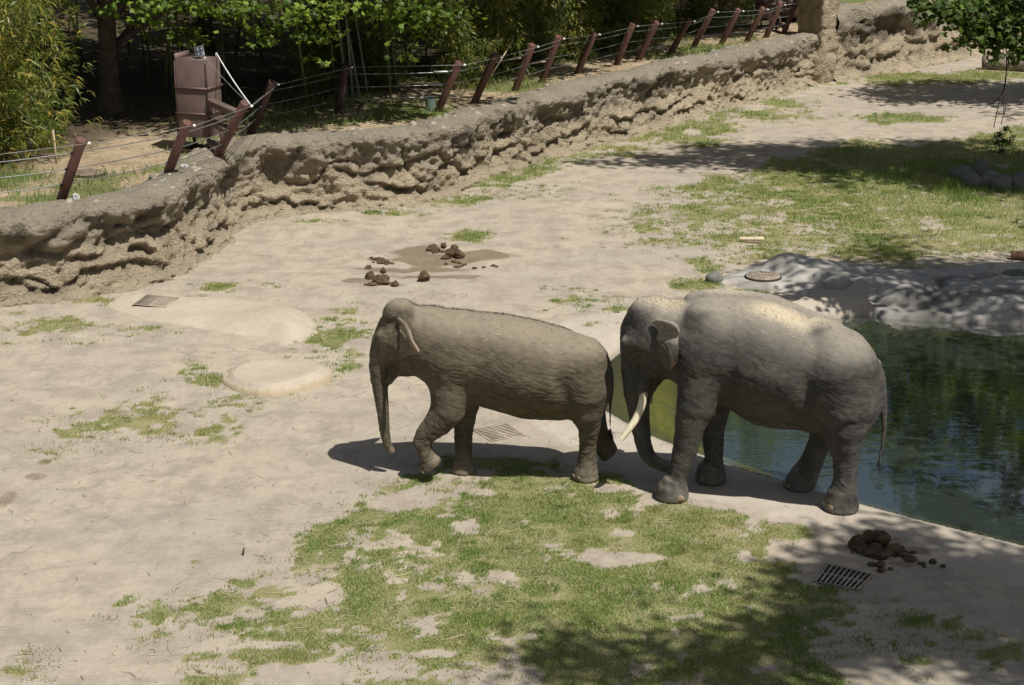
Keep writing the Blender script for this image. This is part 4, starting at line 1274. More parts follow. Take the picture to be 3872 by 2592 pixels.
def broad_tree(name, base, cen, rad, n, ncl, size, cols, label, seed, trunk_r=.22, lobed=False, extra=None, trunk_top=None, group=None, cat="tree", clr=.9, nlimb=14, ex_size=1.0):
    rs = np.random.default_rng(seed)
    root = empty(name, base); tag(root, label, cat, group)
    b = np.array(base, float)
    p, c = crown_points(rs, cen, rad, n, ncl, clr=clr)
    if extra is not None:
        p = np.concatenate((p, extra))
    m_ = len(p)
    nr = rs.normal(0, .55, (m_, 3)) + np.array((.1, -.25, .8)); nr /= np.linalg.norm(nr, axis=1)[:, None]
    tone = np.clip(1 + .3 * noise(p * .9), .5, 1.5)[:, None]
    col = col_mix(rs, m_, cols[0], cols[1]) * tone
    if lobed:
        sz = size * rs.uniform(.6, 1.15, m_); sz[n:] *= ex_size
        V, F, C = lobed_leaves(p, nr, sz, col, rs)
    else:
        dv = rs.normal(0, .7, (m_, 3)); dv[:, 2] -= .15; dv /= np.linalg.norm(dv, axis=1)[:, None]
        V, F, C = leaf_blades(p, dv, size * rs.uniform(.7, 1.3, m_), size * .6 * rs.uniform(.8, 1.2, m_), col, .15, rs)
    o = link("crown", np_mesh("crown", V - b, F, {"leaf_col": C}), TREE_MAT, root, False); o["kind"] = "stuff"
    tt = np.array(trunk_top if trunk_top is not None else (cen[0] * .35 + b[0] * .65, cen[1] * .35 + b[1] * .65, cen[2]))
    mid = (b + tt) / 2 + rs.normal(0, .12, 3) * (1, 1, 0)
    tl = smooth_line(np.array([b - (0, 0, .2), b + (0, 0, .5), mid, tt]), 5)
    M = MB().tube(tl - b, np.linspace(trunk_r, trunk_r * .5, len(tl)), 14)
    # flare at the foot
    M.tube([np.array((0, 0, -.2)), np.array((0, 0, .1)), np.array((0, 0, .5))], [trunk_r * 1.5, trunk_r * 1.22, trunk_r * .98], 14, False)
    M.build("trunk", BARK_MAT, root, True)
    for k in range(min(nlimb, len(c))):
        q = c[rs.integers(len(c))]
        t0 = rs.uniform(.45, 1.0); s = np.array([np.interp(t0, np.linspace(0, 1, len(tl)), tl[:, i]) for i in range(3)])
        mm = (s + q) / 2 + np.array((0, 0, .25)) + rs.normal(0, .2, 3)
        ll = smooth_line(np.array([s, mm, q]), 4)
        MB().tube(ll - b, np.linspace(trunk_r * .32, .015, len(ll)), 6).build("limb", BARK_MAT, root, True)
    return root

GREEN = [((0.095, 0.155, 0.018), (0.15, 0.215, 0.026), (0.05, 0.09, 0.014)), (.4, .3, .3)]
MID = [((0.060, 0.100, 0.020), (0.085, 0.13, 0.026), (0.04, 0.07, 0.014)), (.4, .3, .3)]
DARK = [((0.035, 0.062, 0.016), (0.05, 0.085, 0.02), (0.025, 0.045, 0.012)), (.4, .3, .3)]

def plant_trees():
    rs = np.random.default_rng(77)
    # overhanging branches at the top of the picture: leaf sprays low in front of the crown
    ex = []
    sprays = [(300, 20, 41), (360, 55, 41), (430, 20, 40.5), (520, 30, 40), (560, 60, 40.5), (610, 40, 40), (640, 75, 40.5), (700, 50, 40), (725, 78, 40.5), (840, 12, 40), (410, 90, 42),
              (900, 15, 42), (940, 45, 42.5), (975, 30, 42.5), (930, 70, 42.5), (990, 50, 42.8), (955, 18, 42.5), (590, 15, 39.5), (680, 10, 39.5), (480, 5, 39.5), (740, 5, 39.5), (345, 15, 40), (860, 30, 42)]
    for px, py, yy in sprays:
        d = ray(px * S0, py * S0); t = yy / d[1]; c = d * t + np.array((0, 0, CAM_H))
        k = 22 if px < 860 else 55
        ex.append(c + rs.normal(0, 1, (k, 3)) * np.array((.50, .40, .13)))
        for q in range(2):
            ex.append(c + rs.normal(0, 1, 3) * np.array((.6, .4, .25)) + rs.normal(0, 1, (18, 3)) * np.array((.20, .16, .06)))
    ex = np.concatenate(ex)
    tb = g(256, 262, 1.6)
    broad_tree("maple_tree", (tb[0], tb[1], 1.6), (-6.5, 43.6, 8.6), (7.4, 3.9, 2.6), 26000, 240, .24, GREEN, "broad leaved tree with bright green branches hanging over the fence at the top left", 5, .30, True, ex,
               trunk_top=(tb[0] + .6, tb[1] - .2, 9.0), clr=1.0, nlimb=26, ex_size=.72)
    # tree crowns added above the view to darken the grove
    k = 0
    for x, y, z, rx, ry, rz in ((-9, 48.5, 9.8, 8, 3.6, 2.2), (0.5, 49.5, 9.01, 3.8, 2.2, 2.0), (4.0, 54.5, 9.01, 3.6, 2.4, 2.0), (8.0, 60, 9.01, 3.4, 2.4, 2.0), (-15, 52, 10, 6, 5, 4), (-5, 55, 10.5, 6, 5, 4), (4, 62, 11, 6, 5, 4), (-12, 64, 11, 7, 6, 4), (-22, 48, 9, 6, 6, 4.5), (1, 74, 11, 8, 6, 5), (13, 74, 12, 7, 6, 5), (-17, 41, 9, 4, 4, 3.5), (-25, 62, 10, 7, 7, 5), (-8, 80, 11, 8, 6, 5), (24, 84, 12, 8, 7, 5)):
        by = y + (9 if z == 9.01 else .8)
        broad_tree("tree", (x + .5, by, float(upz(np.array([[x, by]]))[0])), (x, y, z), (rx, ry, rz), 9000, 110, .42, MID if k % 2 else DARK, "tall dark tree added to shade the bamboo grove behind the fence", 200 + k, .26, group="added shade trees of the grove", nlimb=12)
        k += 1
    # trees on the right of the enclosure; their branches shade the pond bank
    ex = []
    for px, py, dd, kk in ((2120, 8, 29.5, 90), (2150, 25, 29.5, 110), (2185, 15, 29.8, 110), (2205, 50, 29.5, 110), (2235, 30, 29.8, 120), (2250, 70, 29.4, 110), (2290, 45, 29.5, 130), (2310, 85, 29.3, 120), (2335, 60, 29.5, 120), (2275, 100, 29.3, 60),
                          (2335, 110, 29.3, 80), (2345, 20, 29.8, 130), (2260, 10, 30, 120), (2305, 15, 30, 120), (2225, 85, 29.3, 36), (2205, 100, 29.3, 16), (2255, 118, 29.2, 16), (2332, 138, 29.2, 26), (2170, 52, 29.5, 30), (2298, 128, 29.2, 20)):
        d = ray(px * S0, py * S0); t = dd / d[1]; c = d * t + np.array((0, 0, CAM_H))
        kk = int(kk * .7)
        ex.append(c + rs.normal(0, 1, (kk, 3)) * np.array((.17, .22, .09)))
    ex = np.concatenate(ex)
    t1 = broad_tree("tree", (13.6, 30.5, 0), (12.8, 29.4, 9.9), (3.9, 3.0, 2.3), 8500, 70, .15, MID, "dark lobed leaf branches hanging into the top right corner over the pond bank", 301, .3, True, ex, clr=.8)
    b = np.array(t1.location)
    def P_(px, py, dd):
        d = ray(px * S0, py * S0); return d * (dd / d[1]) + np.array((0, 0, CAM_H)) - b
    tw = [[(2342, 100, 29.4), (2318, 116, 29.3), (2304, 150, 29.3), (2297, 200, 29.3), (2288, 222, 29.3), (2279, 262, 29.3), (2273, 292, 29.3)], [(2300, 90, 29.3), (2302, 150, 29.2), (2300, 190, 29.2), (2292, 216, 29.2)], [(2288, 222, 29.3), (2296, 250, 29.3), (2290, 285, 29.3)],
          [(2288, 222, 29.3), (2272, 236, 29.3), (2262, 240, 29.3), (2252, 248, 29.3)], [(2292, 216, 29.2), (2300, 240, 29.2), (2297, 262, 29.2)], [(2100, 20, 29.6), (2200, 45, 29.6), (2300, 70, 29.6), (2420, 60, 29.8)], [(2180, 95, 29.4), (2260, 88, 29.4), (2350, 95, 29.5)]]
    for k, ln in enumerate(tw):
        MB().tube(smooth_line(np.array([P_(*q) for q in ln]), 4), .008 if k < 5 else .02, 5).build("twig", DARK_BARK, t1, True)
    broad_tree("tree", (16.4, 42.8, 0), (14.4, 42.0, 10.2), (7.0, 2.2, 3.8), 22000, 150, .28, MID, "tree at the right whose crown shades the middle of the lawn", 302, .3, clr=.8,
               extra=np.array((16.2, 39.2, 10.0)) + rs.normal(0, 1, (5000, 3)) * np.array((1.1, .75, .6)))
    broad_tree("tree", (21.5, 56, 0), (19.5, 55, 8.6), (4.2, 2.4, 3.4), 9000, 70, .32, MID, "far tree at the right shading the grass below the tall wall", 303, .3)
    broad_tree("tree", (27, 46, 0), (25, 46, 8.5), (6, 5, 5), 9000, 90, .30, DARK, "dark tree standing to the right beyond the pond", 304, .3)
    broad_tree("tree", (22, 36, 0), (20, 36, 8.2), (4.5, 4, 4.5), 9000, 80, .28, MID, "wide tree beside the right bank of the pond", 305, .3)
    broad_tree("tree", (14.5, 20.5, 0), (11.6, 21.2, 9.8), (3.2, 3.4, 1.8), 12000, 80, .20, MID, "tree on the right bank whose branches shade the right half of the pond", 311, .3, clr=.8)
    for k, (x, y, h_) in enumerate(((9, 77, 15), (14.5, 73, 20), (19.5, 74, 21), (25, 73, 20), (30, 66, 19), (17, 82, 22))):
        broad_tree("tree", (x, y, float(upz(np.array([[x, y]]))[0])), (x, y, h_ * .62), (3.4, 3, h_ * .36), 6000, 60, .46, DARK, "tall leafy tree rising behind the far rock wall and mirrored in the pond", 320 + k, .3, group="tall trees behind the far wall")
    ex = np.concatenate([np.array(c) - np.array((0, .4, 0)) + rs.normal(0, 1, (420, 3)) * np.array((.48, .36, .3)) for c in ((4.7, 12.9, 10.6), (5.8, 13.0, 10.2), (6.4, 12.6, 10.4), (8.0, 14.3, 10.5), (8.2, 15.3, 10.6), (8.9, 16.2, 10.8), (7.0, 13.6, 10.4))])
    broad_tree("tree", (10.8, 9.5, 0), (9.4, 13.5, 11.0), (2.5, 1.7, 1.1), 9000, 46, .22, MID, "near tree on the right whose shadow falls across the front lawn", 306, .28, extra=ex, clr=.7, trunk_top=(9.6, 12.2, 10.8))
plant_trees()

# ================================================================ grass blades, straw, litter
class GridMask:
    def __init__(self, x0, x1, y0, y1, st):
        self.x0, self.y0, self.st = x0, y0, st
        xs, ys = np.arange(x0, x1 + st, st), np.arange(y0, y1 + st, st)
        X, Y = np.meshgrid(xs, ys, indexing='ij')
        P = np.stack((X.ravel(), Y.ravel()), 1)
        self.m = grass_mask(P).reshape(len(xs), len(ys)); self.z = gz(P).reshape(len(xs), len(ys))
    def get(self, P):
        i = np.clip(((P[:, 0] - self.x0) / self.st).astype(int), 0, self.m.shape[0] - 2); j = np.clip(((P[:, 1] - self.y0) / self.st).astype(int), 0, self.m.shape[1] - 2)
        a = (P[:, 0] - self.x0) / self.st - i; b = (P[:, 1] - self.y0) / self.st - j
        z = (self.z[i, j] * (1 - a) + self.z[i + 1, j] * a) * (1 - b) + (self.z[i, j + 1] * (1 - a) + self.z[i + 1, j + 1] * a) * b
        return self.m[i, j], z

def blades(P, z, hgt, wid, rs, cols, name):
    n = len(P)
    az = rs.uniform(0, 2 * math.pi, n); la = rs.uniform(0, 2 * math.pi, n); ln = rs.uniform(.2, .9, n) * hgt
    b = np.column_stack((P, z - .005))
    s = np.column_stack((np.cos(az), np.sin(az), np.zeros(n))) * (wid / 2)[:, None]
    tip = b + np.column_stack((np.cos(la) * ln, np.sin(la) * ln, hgt))
    V = np.stack((b - s, b + s, tip), 1).reshape(-1, 3)
    F = np.arange(3 * n).reshape(-1, 3)
    me = np_mesh(name, V, F, {"leaf_col": np.repeat(cols, 3, axis=0)})
    return link(name, me, GRASS_MAT, None, False)

def grass_cols(P, rs):
    n = len(P)
    t = np.clip(.53 + .75 * fbm(P * .55 + 7, 3) + .35 * noise(P * 3.3) + rs.normal(0, .16, n), 0, 1)[:, None]
    dry = np.array((0.40, 0.385, 0.165)); lush = np.array((0.115, 0.22, 0.045)); mid = np.array((0.225, 0.325, 0.085))
    c = np.where(t < .5, lush + (mid - lush) * t * 2, mid + (dry - mid) * (t - .5) * 2)
    straw = rs.random(n) < .06
    c[straw] = (0.36, 0.30, 0.17)
    return np.clip(c * (1 + rs.normal(0, .15, (n, 1))), .01, .8)

def build_grass():
    rs = np.random.default_rng(9)
    GN = GridMask(-9.5, 8.5, 15.2, 33, .045)
    N0 = 1500000
    P = np.column_stack((rs.uniform(-9.4, 8.4, N0), rs.uniform(15.3, 32.9, N0)))
    m, z = GN.get(P)
    near = sstep(33, 19, P[:, 1]) * .65 + .35
    k = rs.random(N0) < m * near
    k &= np.abs(P[:, 0]) < (P[:, 1] * .96 + 2.4) * .31 + .6
    P, z, m = P[k], z[k], m[k]
    clump = np.clip(1 + .9 * noise(P * 2.2 + 3), .35, 2.0)
    o = blades(P, z, rs.uniform(.015, .036, len(P)) * clump * (.6 + .5 * m), rs.uniform(.005, .011, len(P)) * (.8 + P[:, 1] / 60), rs, grass_cols(P, rs), "grass")
    tag(o, "short patchy green grass on the sandy lawn by the elephants", "grass", None, "stuff")
    # thin scattered tufts where the turf is worn out
    C0 = np.column_stack((rs.uniform(-9.4, 8.4, 60000), rs.uniform(15.4, 46, 60000)))
    mk = grass_mask(C0, True)
    C0 = C0[rs.random(60000) < np.clip(mk - .08, 0, 1) * .42]
    nb_ = rs.integers(8, 34, len(C0))
    P = np.repeat(C0, nb_, axis=0) + rs.normal(0, 1, (nb_.sum(), 2)) * np.repeat(rs.uniform(.02, .085, len(C0)), nb_)[:, None] * np.array((1.3, 1))
    o = blades(P, gz(P), rs.uniform(.022, .055, len(P)), rs.uniform(.009, .016, len(P)) * (.7 + P[:, 1] / 60), rs, grass_cols(P, rs) * np.array((1.0, .93, .9)), "grass")
    tag(o, "thin scattered tufts of grass on worn sandy ground", "grass", None, "stuff")
    GF = GridMask(-8, 22, 32.5, 68, .10)
    N0 = 900000
    P = np.column_stack((rs.uniform(-8, 22, N0), rs.uniform(32.6, 67.9, N0)))
    m, z = GF.get(P)
    k = (rs.random(N0) < m * .75) & (np.abs(P[:, 0]) < (P[:, 1] * .96 + 2.4) * .30 + .8)
    P, z, m = P[k], z[k], m[k]
    clump = np.clip(1 + .9 * noise(P * 1.3 + 3), .35, 2.2)
    tall = 1 + 2.2 * np.exp(-(((P[:, 0] - 11.5) / 2.0) ** 2 + ((P[:, 1] - 43.0) / 2.2) ** 2))
    o = blades(P, z, rs.uniform(.03, .075, len(P)) * clump * tall, rs.uniform(.010, .022, len(P)), rs, grass_cols(P, rs), "grass")
    tag(o, "patchy green lawn in front of the far rock wall", "grass", None, "stuff")
    # tufts behind the wall
    N0 = 90000
    P = np.column_stack((rs.uniform(-14, 12, N0), rs.uniform(31.5, 62, N0)))
    sd = poly_sd(P, UP_POLY)
    m = sstep(-.05, .3, fbm(P * .45 + 12, 4) + .25 * fbm(P * 1.7, 2)) * sstep(-7, -3.0, sd) * (sd < -1.0)
    gp = g(870, 240, 1.6); m = np.maximum(m, (np.hypot((P[:, 0] - gp[0]) / 2.0, (P[:, 1] - gp[1]) / .9) < 1) * .9 * (sd < -.75))
    k = rs.random(N0) < m
    P = P[k]
    o = blades(P, upz(P), rs.uniform(.06, .26, len(P)), rs.uniform(.012, .028, len(P)), rs, np.clip(grass_cols(P, rs) * .85, .01, 1), "grass")
    tag(o, "taller green grass growing behind the fence along the wall", "grass", None, "stuff")
build_grass()

STRAW_MAT = leaf_mat("straw", .05, .7, .15)
def slivers(name, P, L, W, rs, cols, label, tilt=.15, nrm=None):
    n = len(P)
    az = rs.uniform(0, 2 * math.pi, n)
    if nrm is None: nrm = np.tile(np.array((0, 0, 1.0)), (n, 1))
    a = np.column_stack((np.cos(az), np.sin(az), rs.normal(0, tilt, n)))
    a -= nrm * (a * nrm).sum(1)[:, None] * .9; a /= np.linalg.norm(a, axis=1)[:, None]
    s = np.cross(nrm, a)
    bend = s * (rs.normal(0, .14, n) * L)[:, None]
    A = P - a * (L / 2)[:, None]; B = P + bend + nrm * .004; C_ = P + a * (L / 2)[:, None]
    w = s * (W / 2)[:, None]
    V = np.stack((A - w, A + w, B + w, B - w, C_ + w * .6, C_ - w * .6), 1).reshape(-1, 3)
    i = np.arange(n)[:, None] * 6
    F = np.concatenate((i + np.array([[0, 1, 2, 3]]), i + np.array([[3, 2, 4, 5]])))
    o = link(name, np_mesh(name, V, F, {"leaf_col": np.repeat(cols, 6, axis=0)}), STRAW_MAT, None, False)
    return tag(o, label, "straw", None, "stuff")

def build_litter():
    rs = np.random.default_rng(21)
    n = 9000
    P = np.column_stack((rs.uniform(-9.5, 9, n), 15.5 + 25 * rs.random(n) ** 1.2))
    d = fbm(P * .6 + 33, 3)
    P = P[(rs.random(n) < .25 + 1.1 * np.clip(d + .1, 0, 1)) & (pond_sd(P) > .2)]
    n = len(P)
    c = col_mix(rs, n, ((0.52, 0.44, 0.29), (0.40, 0.31, 0.18), (0.17, 0.125, 0.08)), (.42, .22, .36), .2)
    slivers("straw", np.column_stack((P, gz(P) + .012)), rs.uniform(.03, .12, n) * rs.choice((1, 1, 1, 2.2), n), rs.uniform(.005, .010, n), rs, c, "bits of straw and twig scattered over the sand")
    n = 9000
    P = np.column_stack((rs.uniform(-14, 11, n), rs.uniform(31.5, 60, n)))
    sd = poly_sd(P, UP_POLY); P = P[(sd < -.9) & (sd > -3.6)]; n = len(P)
    c = col_mix(rs, n, ((0.50, 0.41, 0.25), (0.38, 0.28, 0.16), (0.22, 0.16, 0.09)), (.45, .3, .25), .2)
    slivers("straw", np.column_stack((P, upz(P) + .02)), rs.uniform(.06, .28, n), rs.uniform(.012, .03, n), rs, c, "dry bamboo leaves and straw littering the ground behind the fence")
build_litter()

# ================================================================ grates, covers, dung, logs and other small things
SLOT_SHADE_MAT = simple_mat("grate pit", (0.012, 0.011, 0.010), .95)
GRATE_MATS = [simple_mat("sandy iron", (0.40, 0.335, 0.25), .8, var=.12), simple_mat("rusty iron", (0.30, 0.25, 0.20), .7, var=.4, scale=9)]
def grate(corners, nslot, mat, label, bw=.5, dz=0.0):
    """corners in photograph pixels: a-b along the slots of row one, then c, d"""
    c0 = np.array([gsrc(*p) for p in corners])
    cen = c0.mean(0)
    uu = np.linspace(0, 1, 9); z = max(float(gz(((c0[0] * (1 - a) + c0[1] * a) * (1 - b) + (c0[3] * (1 - a) + c0[2] * a) * b)[None, :2])[0]) for a in uu for b in uu) - .004 + dz
    root = empty("drain_grate", (cen[0], cen[1], z)); tag(root, label, "drain grate", "drain grates")
    q = c0 - cen
    def at(u, v): return (q[0] * (1 - u) + q[1] * u) * (1 - v) + (q[3] * (1 - u) + q[2] * u) * v
    def slab(u0, u1, v0, v1, z0, z1):
        P = [at(u0, v0), at(u1, v0), at(u1, v1), at(u0, v1)]
        V = [p + (0, 0, z0) for p in P] + [p + (0, 0, z1) for p in P]
        return V, [(0, 3, 2, 1), (4, 5, 6, 7), (0, 1, 5, 4), (1, 2, 6, 5), (2, 3, 7, 6), (3, 0, 4, 7)]
    M = MB(); M.add(*slab(-.01, 1.01, -.01, 1.01, -.03, .012)); M.build("slot_shade", SLOT_SHADE_MAT, root)  # dark plate just under the bars stands in for shade in the slots
    for k in range(nslot + 1):
        w = bw / nslot * .5
        c = k / nslot
        M = MB(); M.add(*slab(-.02, 1.02, c - w, c + w, .0, .0155 + .0004 * (k % 2))); M.build("bar", mat, root)
    M = MB(); M.add(*slab(.485, .515, -.03, 1.03, .001, .0175)); M.build("cross_bar", mat, root)
    for u in (-.03, 1.0):
        M = MB(); M.add(*slab(u, u + .03, -.05, 1.05, .0, .018)); M.build("rim", mat, root)
    return root
zb = lambda x, y: (2472 + x / 1.6736, 1850 + y / 1.6736)
z7 = lambda x, y: (x / 2.24, 600 + y / 2.24)
z1 = lambda x, y: (1340 + x * .4975, 1080 + y * .4975)
grate([zb(1100, 482), zb(1022, 590), zb(1290, 640), zb(1385, 545)], 9, GRATE_MATS[1], "rusty slotted drain grate on the concrete beside the dung pile near the pond", .5)
grate([z1(895, 1092), z1(1150, 1052), z1(1292, 1135), z1(1040, 1176)], 9, GRATE_MATS[0], "slotted drain grate under the belly of the walking elephant", .42)
grate([z7(1245, 1193), z7(1505, 1213), z7(1400, 1292), z7(1135, 1272)], 9, GRATE_MATS[0], "slotted drain grate on the sandy mound near the rock wall", .45, .055)

def cover(c, r, mat, label, tex=True):
    root = empty("manhole_cover", c); tag(root, label, "manhole cover", "manhole covers")
    rs = np.random.default_rng(int(abs(c[0]) * 100))
    M = MB().tube([(0, 0, -.05), (0, 0, .028), (0, 0, .032)], [r, r, r * .97], 28); M.build("rim", DARK_BARK, root)
    M = MB().tube([(0, 0, -.02), (0, 0, .036), (0, 0, .040)], [r * .93, r * .93, r * .90], 28); M.build("lid", mat, root)
    if tex:
        st = r * .19
        for i in range(-4, 5):
            for j in range(-4, 5):
                if math.hypot(i * st, j * st) < r * .82 and (i + j) % 2 == 0:
                    MB().box((i * st, j * st, .044), (st * .95, st * .5, .014) if (i % 2) else (st * .5, st * .95, .014)).build("stud", mat, root)
    return root
IRON = simple_mat("dusty iron", (0.27, 0.22, 0.17), .7, var=.25)
p = g(1745, 648); cover((p[0], p[1], .115), .36, IRON, "round tan manhole cover on the rock ledge behind the bull elephant")
p = g(2336, 643); cover((p[0], p[1], .115), .36, simple_mat("mossy iron", (0.16, 0.17, 0.12), .75, var=.25), "greenish manhole cover on the rock ledge at the right edge")
p = gsrc(328, 662, 1.60); cover((p[0], p[1], float(upz(p[None, :2])[0]) + .02), .40, simple_mat("brown iron", (0.20, 0.15, 0.115), .75, var=.25), "brown round cover on the ground behind the first fence post")

DUNG = simple_mat("dung", (0.085, 0.055, 0.028), .95, var=.45, scale=16, bump=1.0, bscale=34)
DUNG_D = simple_mat("fresh dung", (0.07, 0.052, 0.026), .8, var=.5, scale=14, bump=1.0, bscale=30)
def dung_ball(parent, c, r, mat, seed, sq=.8, name="dung_ball"):
    bm = bmesh.new(); bmesh.ops.create_icosphere(bm, subdivisions=3, radius=1)
    V = np.array([v.co[:] for v in bm.verts])
    d = 1 + .34 * fbm(V * 1.5 + seed * 5.1, 3) + .22 * fbm(V * 4.5 + seed, 2)
    for v, k in zip(bm.verts, d): v.co = Vector((v.co.x * k * r, v.co.y * k * r, v.co.z * k * r * sq))
    me = bpy.data.meshes.new(name); bm.to_mesh(me); bm.free()
    o = link(name, me, mat, parent); o.location = c
    o.rotation_euler = (0, 0, seed)
    return o
def dung_pile(balls, label, mat, cen):
    c = g(*cen); z = float(gz(c[None, :2])[0])
    root = empty("dung_pile", (c[0], c[1], z)); tag(root, label, "dung")
    m_ = mpp(c)
    for k, (px, py, rr, sq, up) in enumerate(balls):
        p = g(px, py); zz = float(gz(p[None, :2])[0]) - z
        dung_ball(root, (p[0] - c[0], p[1] - c[1], zz + rr * m_ * sq * .72 + up), rr * m_ * 1.12, mat, k + 1.3, sq, "dung_ball" if rr > 5 else "crumb")
    rs = np.random.default_rng(len(balls))
    for k in range(16):
        px, py, rr, sq, up = balls[rs.integers(len(balls))]
        p = g(px, py) + rs.normal(0, .09, 3) * np.array((1.3, 1, 0)); zz = float(gz(p[None, :2])[0]) - z
        dung_ball(root, (p[0] - c[0], p[1] - c[1], zz + .012), rs.uniform(.015, .05), mat, k + 7.7, .6, "crumb")
    return root
Z5 = lambda x, y: ((1200 + x / 2.13) * .6049, (800 + y / 2.13) * .6049)
dung_pile([(*Z5(425, 560), 9.5, .95, 0), (*Z5(490, 580), 10.5, .8, 0), (*Z5(545, 572), 9.5, .9, 0), (*Z5(540, 600), 9, .75, 0), (*Z5(445, 612), 10, .35, 0), (*Z5(500, 600), 8, .6, 0), (*Z5(626, 615), 8, .7, 0), (*Z5(530, 545), 6, 1.0, .1)],
          "brown dung pile on a damp streak of sand, left of the round dung ball", DUNG, Z5(495, 590))
dung_pile([(*Z5(930, 325), 10.5, .65, 0), (*Z5(955, 338), 8, .6, 0), (*Z5(905, 330), 6.5, .7, 0), (*Z5(1018, 345), 6, 1.0, .1), (*Z5(1075, 378), 11, .9, 0), (*Z5(1143, 385), 10, 1.0, 0), (*Z5(1105, 345), 8, .9, .04), (*Z5(1030, 393), 9, .5, 0), (*Z5(1110, 418), 6, .4, 0), (*Z5(1130, 460), 5.5, .4, 0), (*Z5(1185, 444), 5, .4, 0), (*Z5(1340, 467), 4, .5, 0)],
          "largest dung pile with dark rounded lumps on the wet sand below the grass tuft", DUNG, Z5(1060, 375))
dung_pile([(*Z5(490, 400), 9, .4, 0), (*Z5(515, 425), 9, .4, 0), (*Z5(560, 418), 6.5, .6, 0), (*Z5(470, 392), 5.5, .5, 0), (*Z5(520, 388), 5.5, .4, 0)],
          "flat crumbled dung at the left end of the wet sand", DUNG, Z5(512, 415))
c = g(*Z5(860, 572)); o = dung_ball(None, (c[0], c[1], float(gz(c[None, :2])[0]) + .08), .11, DUNG, 4.0, .9); tag(o, "single round brown dung ball alone on the dry sand", "dung")
c = g(*Z5(412, 470)); o = dung_ball(None, (c[0], c[1], float(gz(c[None, :2])[0]) + .02), .065, DUNG, 2.0, .6); tag(o, "tiny flat piece of dung between the two left dung piles", "dung")
ZB = lambda x, y: ((2472 + x / 1.6736) * .6049, (1850 + y / 1.6736) * .6049)
dung_pile([(*ZB(1285, 372), 17, .95, 0), (*ZB(1355, 345), 15, .9, .03), (*ZB(1440, 355), 18, .9, .03), (*ZB(1330, 400), 16, .55, 0), (*ZB(1380, 420), 18, .55, 0), (*ZB(1430, 435), 18, .5, 0), (*ZB(1400, 395), 16, .7, 0), (*ZB(1530, 400), 18, .5, 0), (*ZB(1580, 420), 14, .4, 0), (*ZB(1620, 450), 12, .35, 0),
           (*ZB(1480, 410), 14, .5, 0), (*ZB(1430, 490), 10, .6, 0), (*ZB(1435, 522), 8, .5, 0), (*ZB(1765, 470), 8, .7, 0), (*ZB(1698, 480), 5, .5, 0)],
          "dark fresh dung heap on the concrete beside the rusty grate", DUNG_D, ZB(1420, 410))

LOG_MAT = simple_mat("weathered log", (0.20, 0.165, 0.13), .9, var=.4, scale=4, bump=1.0, bscale=18)
PALE_WOOD = simple_mat("pale stripped wood", (0.55, 0.45, 0.31), .7, var=.15, scale=6)
CUT_WOOD = simple_mat("brown log", (0.19, 0.115, 0.07), .85, var=.3, scale=6, bump=.6, bscale=20)
def log(a, b, r, mat, label, r2=None, cat="log"):
    a, b = np.array(a, float), np.array(b, float)
    n = 14
    pts = np.array([a + (b - a) * t for t in np.linspace(0, 1, n)])
    rs = np.random.default_rng(int(r * 1000))
    seg = 18
    pts[1:-1] += rs.normal(0, r * .05, (n - 2, 3))
    M = MB().tube(pts, np.linspace(r, r2 or r * .9, n) * (1 + rs.normal(0, .03, n)), seg)
    V = np.concatenate(M.V); V = V + np.column_stack([fbm(V * (1.2 / r) + k * 9, 3) for k in range(3)]) * r * .16
    c = a.copy(); M.V = [V - c]
    o = M.build("log", mat, None, True); o.location = c
    return tag(o, label, cat)
a = g(2247, 162); b = g(2460, 172)
log((a[0], a[1], .28), (b[0], b[1], .28), .30, LOG_MAT, "large weathered grey log lying by the far wall at the right edge")
a = g(1690, 552); b = g(1747, 554)
log((a[0], a[1], .05), (b[0], b[1], .06), .035, PALE_WOOD, "short pale stripped piece of wood on the lawn above the pond ledge", .055, "stick")
a = g(2312, 594); b = g(2420, 600)
log((a[0], a[1], .09), (b[0], b[1], .09), .10, CUT_WOOD, "brown cut log end on the lawn at the right edge")

ROCK_MATS = [rock_mat("shaded grey stone", (0.15, 0.148, 0.138), (0.19, 0.185, 0.17), (0.09, 0.088, 0.08))]
def stone_mesh(seed, sx, sy, sz):
    bm = bmesh.new(); bmesh.ops.create_icosphere(bm, subdivisions=3, radius=1)
    V = np.array([v.co[:] for v in bm.verts])
    d = 1 + .28 * fbm(V * 1.1 + seed * 3.3, 3) - .10 * np.clip(1 - np.abs(noise(V * 1.7 + seed)) * 4, 0, 1)
    for v, k in zip(bm.verts, d): v.co = Vector((v.co.x * k * sx, v.co.y * k * sy, v.co.z * k * sz))
    me = bpy.data.meshes.new("boulder"); bm.to_mesh(me); bm.free()
    n = len(me.vertices)
    for k in ("crack",):
        at = me.attributes.new(k, 'FLOAT', 'POINT')
    return me
for k, (px, py, s, sz, lab) in enumerate(((2205, 405, .42, .26, "flat grey stone at the left end of the stone row on the lawn"), (2240, 405, .40, .40, "pointed grey stone second from the left in the stone row"), (2222, 425, .36, .32, "grey stone in front of the pointed one in the stone row"),
                                         (2262, 424, .42, .34, "broad grey stone in the middle of the stone row in the shade"), (2290, 432, .36, .34, "rounded grey stone right of the middle in the stone row"), (2336, 432, .45, .42, "blocky grey stone at the right edge of the lawn"))):
    p = g(px, py)
    o = link("boulder", stone_mesh(k + 3, s * .85, s * .7, sz * .85), ROCK_MATS[0]); o.location = (p[0], p[1], .08); o.rotation_euler = (0, 0, k * 1.3)
    tag(o, lab, "boulder", "stones on the right lawn")
p = g(1633, 649)
o = link("boulder", stone_mesh(21, .17, .13, .16), ROCK_MATS[0]); o.location = (p[0], p[1], .08); tag(o, "small dark stone at the left tip of the rock ledge", "boulder")

